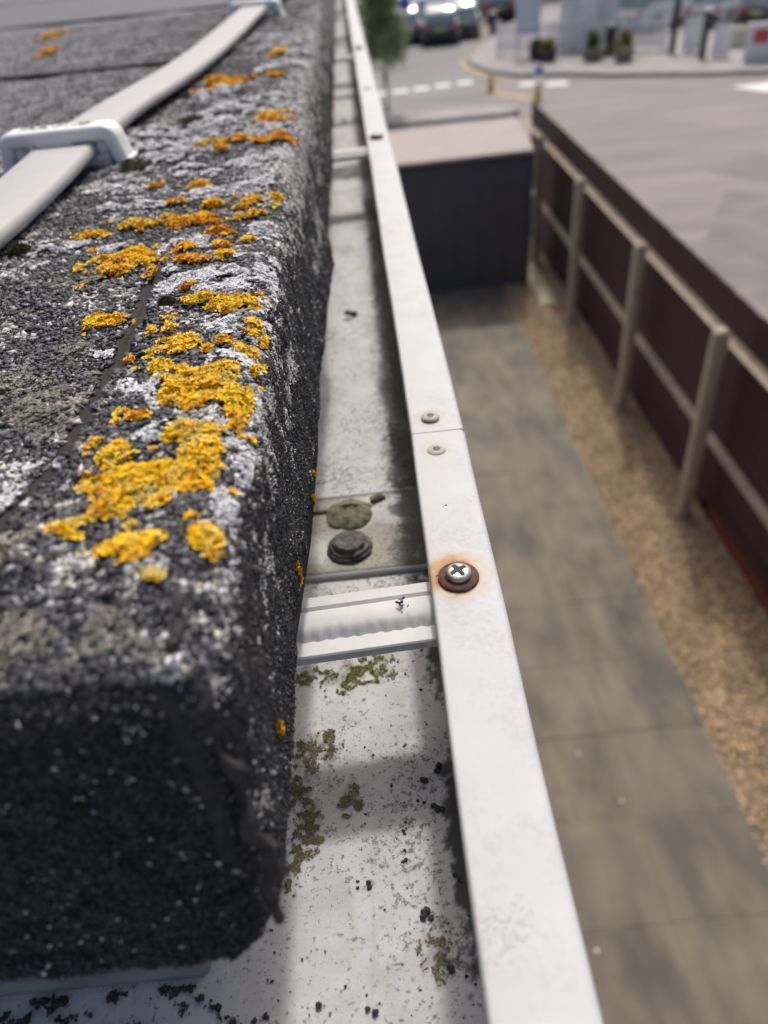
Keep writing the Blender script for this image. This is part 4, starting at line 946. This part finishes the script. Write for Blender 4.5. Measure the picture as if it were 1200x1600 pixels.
# tree
def leaf_cloud(name, centres, radii, n, size, cols, parent, droop=0.0, long=2.4):
    idx = rng.integers(0, len(centres), n); c = np.array(centres)[idx]; r = np.array(radii)[idx]
    d = rng.normal(0, 1, (n, 3)); d /= np.linalg.norm(d, axis=1, keepdims=True); P = c+d*r*(rng.random((n, 1))**.45)
    P[:, 2] -= droop*rng.random(n)**2
    up_ = rng.normal(0, .6, (n, 3))+np.array([0, 0, .6]); T, B, N_ = frames_from(up_)
    T = T+np.array([0, 0, -1.0])*(droop > 0); T /= np.linalg.norm(T, axis=1, keepdims=True)
    s_ = size*(.7+.6*rng.random((n, 1)))
    V = np.stack([P-T*s_*long/2, P+B*s_*.5+N_*s_*.15, P+T*s_*long/2, P-B*s_*.5+N_*s_*.15], 1)
    F_ = (np.array([[0, 1, 2, 3]])[None]+(np.arange(n)*4)[:, None, None]).reshape(-1, 4)
    col_ = np.array(cols)[rng.integers(0, len(cols), n)]*(.7+.6*rng.random((n, 1)))
    return mesh(name, V.reshape(-1, 3), F_, 'leaf', parent, col=np.repeat(col_, 4, 0))
G1 = [(.07, .105, .04), (.09, .13, .05), (.14, .17, .08), (.055, .085, .03)]
tx, ty = .85*K, 20.47*K
tr = thing('street_tree', 'slender young tree with drooping grey green crown on the near pavement', 'tree', (tx, ty, .09))
mb = MB(); mb.tube([(tx, ty, .05), (tx+.02, ty, 1.0), (tx-.01, ty, 2.0), (tx+.03, ty, 3.2), (tx, ty, 4.6)], [.08, .07, .06, .045, .02], 10); mb.build('trunk', 'bark', tr, smooth=True)
cs = []; rs = []
for k in range(26):
    z = 1.75+3.2*k/26+random.uniform(-.1, .1); a = k*2.4; rr = (.62 if z < 4.3 else .40)*random.uniform(.35, 1); c = (tx+rr*math.cos(a), ty+rr*math.sin(a), z); cs.append(c); rs.append([random.uniform(.26, .40)]*2+[random.uniform(.3, .5)])
    if k % 2 == 0:
        mb = MB(); mb.tube([(tx, ty, z-.45), (tx+rr*.6*math.cos(a), ty+rr*.6*math.sin(a), z-.1), c], [.02, .014, .006], 6); mb.build('limb', 'bark', tr, smooth=True)
leaf_cloud('crown', cs, rs, 12000, .045, [(.24, .30, .13), (.29, .34, .16), (.36, .39, .22), (.18, .24, .10)], tr, droop=.45, long=3.2)

# bollards
for k, (x, y, sign) in enumerate(((3.67*K, 21.92*K, False), (4.54*K, 20.21*K, True))):
    b = thing('bollard', 'short yellow bollard carrying a blue and white round sign' if sign else 'plain short yellow bollard at the end of the yellow line', 'bollard', (x, y, 0))
    mb = MB(); mb.lathe([(.15, 0), (.15, .05), (.105, .07), (.10, .44), (.09, .48), (.03, .49)], (x, y, 0), 18); auto_smooth(mb.build('body', 'yellow_paint', b), 40)
    mb = MB(); mb.lathe([(.103, .30), (.1045, .305), (.1045, .37), (.103, .375)], (x, y, 0), 18); mb.build('band', 'white_paint', b)
    if sign:
        mb = MB(); mb.lathe([(.03, .485), (.03, .98)], (x, y, 0), 10); mb.build('pole', 'white_paint', b)
        M = Matrix.Translation((x, y-.04, .80)) @ Matrix.Rotation(math.radians(90), 4, 'X')
        mb = MB(); mb.lathe([(.16, -.008), (.165, 0), (.16, .008)], (0, 0, 0), 24, M); d = mb.build('sign_disc', 'white_paint', b)
        mb = MB(); mb.lathe([(.10, .0085), (.10, .013)], (0, 0, 0), 24, M); mb.build('sign_centre', 'blue_sign', d)

# cars
def car(x, y, rz, paint, label, L_=4.1, W=1.72, Hh=1.46, van=False, group='cars parked beyond the road'):
    pm = 'paint_%s' % '_'.join(str(int(c*100)) for c in paint)
    if pm not in MATS: nmat(pm, paint, rough=.28, spec=.5, coat=.7, var=.04, vscale=2)
    r = thing('parked_car', label, 'van' if van else 'car', (x, y, 0), group)
    M = Matrix.Translation((x, y, 0)) @ Matrix.Rotation(rz, 4, 'Z')
    hl = L_/2
    def loft(st, name, mat, parent, n=5):
        mb = MB(); rings = []
        for (yy_, hw, z0_, z1_, rad) in st:
            ring = []
            for q, (sx, sz) in enumerate(((1, 1), (-1, 1), (-1, -1), (1, -1))):
                for k in range(n):
                    a = math.pi/2*q+math.pi/2*k/(n-1); zc = z1_-rad if sz > 0 else z0_+rad
                    ring.append((sx*(hw-rad)+rad*math.cos(a), zc+rad*math.sin(a)))
            rings.append((yy_, ring))
        m = len(rings[0][1]); V = []; F_ = []
        for yy_, ring in rings: V += [tuple(M @ Vector((a, yy_, b))) for a, b in ring]
        for i in range(len(rings)-1):
            for jj in range(m): F_.append((i*m+jj, (i+1)*m+jj, (i+1)*m+(jj+1) % m, i*m+(jj+1) % m))
        F_.append(tuple(range(m))); F_.append(tuple(range(len(rings)*m-1, (len(rings)-1)*m-1, -1)))
        mb.add(V, F_); o_ = mb.build(name, mat, parent); auto_smooth(o_, 45); return o_
    w2 = W/2; bz = .92 if not van else 1.0
    body = loft([(-hl, w2*.80, .36, .72, .08), (-hl+.07, w2*.93, .28, .86, .13), (-hl+.30, w2, .22, bz, .16), (-hl+1.2, w2, .2, bz+.02, .16), (.4, w2, .2, bz, .16), (hl-1.1, w2, .2, bz-.05, .16), (hl-.35, w2*.96, .22, .80, .16), (hl-.06, w2*.86, .28, .66, .12), (hl, w2*.74, .34, .56, .08)], 'body', pm, r)
    if van: cab = [(-hl+.06, w2*.86, .85, 1.15, .1), (-hl+.16, w2*.88, .85, Hh-.1, .12), (-hl+.45, w2*.86, .85, Hh, .14), (hl-1.6, w2*.84, .85, Hh-.03, .14), (hl-1.05, w2*.8, .85, 1.18, .1), (hl-.85, w2*.76, .85, .96, .04)]
    else: cab = [(-hl+.16, w2*.82, .80, .97, .05), (-hl+.42, w2*.80, .80, 1.26, .10), (-hl+.80, w2*.78, .80, Hh-.05, .14), (-hl+1.35, w2*.77, .80, Hh, .16), (.25, w2*.76, .80, Hh-.03, .16), (.75, w2*.78, .80, 1.22, .12), (1.15, w2*.80, .80, .95, .05)]
    glass = loft(cab, 'windows', 'glass_car', r)
    # roof skin and pillars sit just outside the glass
    rf = [(yy_, hw+.008, z1_-.13, z1_+.010, min(rad, .06)) for (yy_, hw, z0_, z1_, rad) in cab if z1_ > Hh-.12]
    loft(rf, 'roof', pm, r)
    for sx in (-1, 1):
        for (ya_, za_, yb_, zb_) in ((cab[0][0]+.05, cab[0][3]-.05, cab[2][0], cab[2][3]-.08), (cab[-1][0]-.05, cab[-1][3]-.02, cab[-3][0], cab[-3][3]-.06), (0, .9, -.05, Hh-.08)):
            a_ = M @ Vector((sx*w2*.80, ya_, za_)); b_ = M @ Vector((sx*w2*.765, yb_, zb_)); mb = MB(); mb.tube([tuple(a_), tuple(b_)], .035, 6); mb.build('pillar', pm, r)
        o_ = MB(); o_.box(min(sx*w2*.52, sx*w2*.86), max(sx*w2*.52, sx*w2*.86), -hl-.012, -hl+.10, .66, .80, M, .02); o_.build('tail_light', 'tail_light', r)
        o_ = MB(); o_.box(min(sx*w2*.5, sx*w2*.84), max(sx*w2*.5, sx*w2*.84), hl-.10, hl+.006, .55, .66, M, .02); o_.build('headlight', 'alloy', r)
        o_ = MB(); o_.box(min(sx*(w2-.02), sx*(w2+.14)), max(sx*(w2-.02), sx*(w2+.14)), .62, .74, .92, 1.04, M, .03); o_.build('mirror', pm, r)
        for yy_ in (-hl+.78, hl-.82):
            Mw = M @ Matrix.Translation((sx*(w2-.09), yy_, .31)) @ Matrix.Rotation(math.pi/2, 4, 'Y')
            o_ = MB(); o_.lathe([(.22, -.10), (.30, -.10), (.31, -.06), (.31, .06), (.30, .10), (.22, .10)], (0, 0, 0), 18, Mw); wl = o_.build('wheel', 'tyre', r)
            o_ = MB(); o_.lathe([(.05, -.108), (.20, -.106), (.20, .106), (.05, .108)], (0, 0, 0), 12, Mw); o_.build('rim', 'alloy', wl)
    o_ = MB(); o_.box(-w2*.86, w2*.86, -hl-.03, -hl+.10, .34, .58, M, .03); o_.build('rear_bumper', 'bumper', r)
    o_ = MB(); o_.box(-.26, .26, -hl-.036, -hl-.028, .60, .71, M); o_.build('number_plate', 'plate', r)
    return r
def C(px_x, px_y): return px_x*K, px_y*K
car(*C(3.55, 32.3), math.radians(-7), (.11, .14, .15), 'dark car with glaring windows parked at the front of the row')
car(*C(4.42, 33.2), math.radians(-7), (.34, .42, .43), 'grey teal car parked beside the dark car')
car(*C(5.3, 38.0), math.radians(-8), (.045, .05, .06), 'black car parked behind the grey teal car')
car(*C(2.25, 33.4), math.radians(-4), (.52, .54, .54), 'silver car partly hidden by the street tree')
car(*C(3.65, 37.6), math.radians(-7), (.42, .46, .47), 'pale silver car parked behind the dark front car')
car(*C(4.3, 43.0), math.radians(-7), (.30, .32, .34), 'mid grey car at the back of the parked row')
car(*C(9.6, 30.6), math.radians(-30), (.55, .62, .64), 'pale blue grey car behind the white picket fence', group='vehicles behind the picket fence')
car(*C(10.9, 29.6), math.radians(-60), (.70, .70, .70), 'white van with red trim behind the picket fence', L_=4.7, W=1.9, Hh=1.75, van=True, group='vehicles behind the picket fence')
car(*C(12.6, 28.6), math.radians(-50), (.62, .63, .63), 'white car beyond the gate pillars', group='vehicles behind the picket fence')
car(*C(14.2, 27.0), math.radians(-65), (.04, .045, .055), 'black van beyond the cream low wall', L_=4.8, W=1.95, Hh=1.9, van=True, group='vehicles behind the picket fence')
for (x, y, a_, pc, lab) in ((2.7, 38.5, -4, (.6, .61, .6), 'white car behind the silver car by the street tree'), (5.0, 47.5, -8, (.5, .55, .57), 'pale grey car in the second row behind the black car'), (3.1, 44.0, -5, (.08, .10, .14), 'dark blue car in the second row'), (6.15, 43.5, -8, (.66, .66, .65), 'white car in the second row by the hoarding trees'), (2.3, 50.0, -4, (.35, .08, .07), 'dull red car at the far end of the second row'), (6.9, 36.5, -25, (.07, .075, .08), 'charcoal car half behind the pale hoarding')):
    car(*C(x, y), math.radians(a_), pc, lab)
# blue parking sign near the cars
sg = thing('parking_sign', 'plain round blue sign on a slim post by the parked cars', 'sign', (2.12*K, 30.4*K, 0))
mb = MB(); mb.lathe([(.03, 0), (.03, 1.95)], (2.12*K, 30.4*K, 0), 8); mb.build('post', 'dark_metal', sg)
M = Matrix.Translation((2.12*K, 30.36*K, 1.75)) @ Matrix.Rotation(math.pi/2, 4, 'X'); mb = MB(); mb.lathe([(.26, -.008), (.27, 0), (.26, .008)], (0, 0, 0), 24, M); mb.build('sign_disc', 'blue_sign', sg)
# dark post on the far pavement
pb = thing('waste_post', 'dark square post standing on the pavement near the parked cars', 'post', (5.4*K, 31.8*K, 0))
mb = MB(); mb.box(5.4*K-.14, 5.4*K+.14, 31.8*K-.12, 31.8*K+.12, .0, .85, None, .02); mb.build('post_body', 'dark_metal', pb); mb = MB(); mb.box(5.4*K-.16, 5.4*K+.16, 31.8*K-.14, 31.8*K+.14, .852, .93, None, .02); mb.build('cap', 'grey_panel', pb)

# white picket fence
A = Vector((4.70*K, 26.9*K)); B_ = Vector((9.1*K, 24.45*K)); d = (B_-A); nP = int(d.length/.115); dd = d/nP; ang = math.atan2(d.y, d.x)
pf = thing('picket_fence', 'white picket fence along the far pavement behind planters', 'fence', (A.x, A.y, .10))
Mf = Matrix.Rotation(ang, 4, 'Z'); first = None
for k in range(nP):
    p = A+dd*(k+.5)
    if first is None:
        mb = MB(); hw = .034; V = [(-hw, -.01, .16), (hw, -.01, .16), (hw, -.01, 1.12), (0, -.01, 1.19), (-hw, -.01, 1.12), (-hw, .01, .16), (hw, .01, .16), (hw, .01, 1.12), (0, .01, 1.19), (-hw, .01, 1.12)]
        V = [tuple(Matrix.Translation((p.x, p.y, 0)) @ Mf @ Vector(v)) for v in V]
        mb.add(V, [(0, 1, 2, 3, 4), (9, 8, 7, 6, 5), (0, 5, 6, 1), (1, 6, 7, 2), (2, 7, 8, 3), (3, 8, 9, 4), (4, 9, 5, 0)]); first = mb.build('picket', 'white_paint', pf); p0 = p
    else: share('picket', first, pf, (p.x-p0.x, p.y-p0.y, 0))
for z in (.35, .90):
    mb = MB(); mb.box(0, d.length, .013, .05, z, z+.08, Matrix.Translation((A.x, A.y, 0)) @ Mf); mb.build('rail', 'white_paint', pf)
for k in range(5):
    p = A+d*(k/4.0); mb = MB(); mb.box(-.05, .05, .055, .155, .05, 1.25, Matrix.Translation((p.x, p.y, 0)) @ Mf, .01); mb.build('post', 'white_paint', pf)
# hoarding behind it
hd0 = Vector((6.55*K, 26.5*K)); hp = thing('hoarding', 'tall pale grey hoarding of flat panels behind the picket fence', 'hoarding', (hd0.x, hd0.y, .1))
for k in range(3):
    mb = MB(); mb.box(k*.56*K+.01, (k+1)*.56*K-.01, 0, .04, .12, 2.25, Matrix.Translation((hd0.x, hd0.y, 0)) @ Mf, .008); mb.build('panel', 'grey_panel' if k != 1 else 'white_paint', hp)
for k in range(4):
    mb = MB(); mb.box(k*.56*K-.03, k*.56*K+.03, .045, .10, .05, 2.3, Matrix.Translation((hd0.x, hd0.y, 0)) @ Mf); mb.build('post', 'grey_panel', hp)
# sign board
sb = thing('sign_board', 'pale blue white board with lilac strip on two posts', 'sign', (5.45*K, 25.9*K, .1))
Ms = Matrix.Translation((5.45*K, 25.9*K, 0)) @ Matrix.Rotation(-.12, 4, 'Z')
mb = MB(); mb.box(-.46, .46, -.02, .02, 1.12, 2.15, Ms, .01); mb.build('board', 'sign_face', sb)
mb = MB(); mb.box(-.44, .44, -.032, -.022, .86, 1.10, Ms, .004); mb.build('strip', 'lilac', sb)
for sx in (-1, 1):
    mb = MB(); mb.box(sx*.38-.03, sx*.38+.03, .022, .08, .05, 2.0, Ms); mb.build('post', 'grey_panel', sb)
# planters
def planter(x, y, r, h, mat, fol, lab, tall=.25):
    p = thing('planter', lab, 'planter', (x, y, .1), 'planters in front of the picket fence')
    mb = MB(); mb.lathe([(r*.72, .10), (r*.8, .14), (r, .1+h-.05), (r*1.06, .1+h-.04), (r*1.06, .1+h), (r*.9, .1+h), (r*.88, .1+h-.05), (.02, .1+h-.05)], (x, y, 0), 20); auto_smooth(mb.build('pot', mat, p), 40)
    cs = [(x+random.uniform(-r*.5, r*.5), y+random.uniform(-r*.5, r*.5), .1+h+random.uniform(.02, tall)) for _ in range(9)]; leaf_cloud('foliage', cs, [[r*.5, r*.5, r*.45]]*9, 700, .05, fol, p)
YF = [(.20, .19, .03), (.12, .15, .03), (.28, .24, .05)]
planter(5.62*K, 25.35*K, .30, .34, 'planter', G1, 'black tub with plain green plant under the sign board')
planter(5.86*K, 24.9*K, .34, .40, 'planter', YF, 'black tub with yellow green plant under the sign board')
planter(7.0*K, 24.25*K, .42, .40, 'planter_stone', G1+YF[1:2], 'wide stone tub with spiky bush before the pale hoarding', .42)
planter(7.68*K, 23.6*K, .36, .34, 'planter_stone', YF, 'stone tub with tall thin olive plant', .5)
# bin on fence, gate pillars, cabinets
bn = thing('litter_bin', 'black litter bin by the picket fence', 'bin', (7.62*K, 24.75*K, .1)); x, y = 7.62*K, 24.75*K
mb = MB(); mb.lathe([(.17, .11), (.19, .3), (.20, .90), (.17, .95)], (x, y, 0), 16); mb.build('body', 'dark_metal', bn); mb = MB(); mb.lathe([(.205, .952), (.19, 1.02), (.05, 1.08)], (x, y, 0), 16); mb.build('lid', 'dark_metal', bn)
for (x, y, h, lab) in ((9.15*K, 23.95*K, 1.75, 'dark gate pillar at the end of the picket fence'), (9.5*K, 22.65*K, 1.45, 'dark gate pillar between the two white panels')):
    p = thing('gate_pillar', lab, 'pillar', (x, y, .1)); mb = MB(); mb.box(x-.09, x+.09, y-.09, y+.09, .08, h, None, .01); mb.build('shaft', 'dark_metal', p); mb = MB(); mb.box(x-.12, x+.12, y-.12, y+.12, h+.002, h+.06, None, .015); mb.build('cap', 'grey_panel', p)
for (x, y, wd, h, lab) in ((9.62*K, 23.75*K, .62, 1.15, 'broad white gate panel beside the taller pillar'), (9.92*K, 22.5*K, .55, 1.05, 'narrow white gate panel beside the shorter pillar')):
    p = thing('gate_panel', lab, 'gate', (x, y, .1)); Mg = Matrix.Translation((x, y, 0)) @ Matrix.Rotation(-.4, 4, 'Z')
    for k in range(3):
        mb = MB(); mb.box(-wd/2+k*wd/3+.005, -wd/2+(k+1)*wd/3-.005, -.02, .02, .14, h, Mg, .006); mb.build('plank', 'white_paint', p)
    for z in (.3, .85):
        mb = MB(); mb.box(-wd/2, wd/2, .022, .05, z, z+.08, Mg); mb.build('ledge', 'white_paint', p)
wl = thing('sign_wall', 'low white wall panel with plain red notice on it', 'wall', (10.9*K, 21.2*K, .1)); Mw = Matrix.Translation((10.15*K, 21.6*K, 0)) @ Matrix.Rotation(-.38, 4, 'Z')
mb = MB(); mb.box(0, 2.4, 0, .14, .08, 1.08, Mw, .015); mb.build('panel', 'white_paint', wl); mb = MB(); mb.box(-.02, 2.42, -.02, .16, 1.083, 1.14, Mw, .01); mb.build('coping', 'white_paint', wl)
mb = MB(); mb.box(.20, .66, -.016, -.003, .60, .98, Mw); mb.build('red_notice', 'red_sign', wl)
cw = thing('cream_wall', 'low sunlit cream wall beyond the red notice panel', 'wall', (10.8*K, 23.6*K, .1)); Mc = Matrix.Translation((10.3*K, 23.9*K, 0)) @ Matrix.Rotation(-.3, 4, 'Z')
mb = MB(); mb.box(0, 3, 0, .2, .08, .62, Mc, .01); mb.build('masonry', 'cream_wall', cw); mb = MB(); mb.box(-.03, 3.03, -.03, .23, .622, .68, Mc, .01); mb.build('coping', 'cream_wall', cw)
# trees and hedge at the back
def big_tree(x, y, h, r, lab):
    t = thing('tree', lab, 'tree', (x, y, 0), 'trees at the back of the car park'); mb = MB(); mb.tube([(x, y, 0), (x+.1, y, h*.3), (x, y+.1, h*.6), (x+.1, y, h*.85)], [.25, .2, .13, .05], 9); mb.build('trunk', 'bark', t, smooth=True)
    cs = []; rs = []
    for k in range(16):
        a = k*2.4; z = h*(.25+.68*random.random()); rr = r*.6*random.random()**.5; cs.append((x+rr*math.cos(a), y+rr*math.sin(a), z)); rs.append([r*random.uniform(.3, .5)]*3)
        if k % 4 == 0:
            mb = MB(); mb.tube([(x, y, z*.6), cs[-1]], [.08, .02], 6); mb.build('limb', 'bark', t, smooth=True)
    leaf_cloud('crown', cs, rs, 5000, .16, G1, t, long=1.6)
for x, y, h, r, lab in ((6.9, 44, 7, 2.6, 'broad tree at the back left of the hoarding'), (10.5, 42, 6, 2.4, 'rounded tree behind the pale blue grey car'), (14.5, 38, 7, 2.8, 'broad tree behind the white car'), (18, 34, 8, 3.2, 'large dark tree behind the black van'), (1.0, 58, 8, 3.0, 'tree at the far end of the road'), (-4, 50, 8, 3.2, 'tree on the far side of the road')):
    big_tree(x*K, y*K, h, r, lab)
hg = thing('hedge', 'clipped dark green hedge closing the car park', 'hedge', (10*K, 42*K, 0))
cs = [(4*K+k*.62, 46*K-k*.42, .9) for k in range(44)]; leaf_cloud('foliage', cs, [[.8, .8, 1.1]]*44, 9000, .13, G1, hg, long=1.5)
for k in range(0, 44, 4):
    mb = MB(); mb.tube([(cs[k][0], cs[k][1], 0), (cs[k][0], cs[k][1], 1.2)], [.05, .02], 6); mb.build('stem', 'bark', hg)
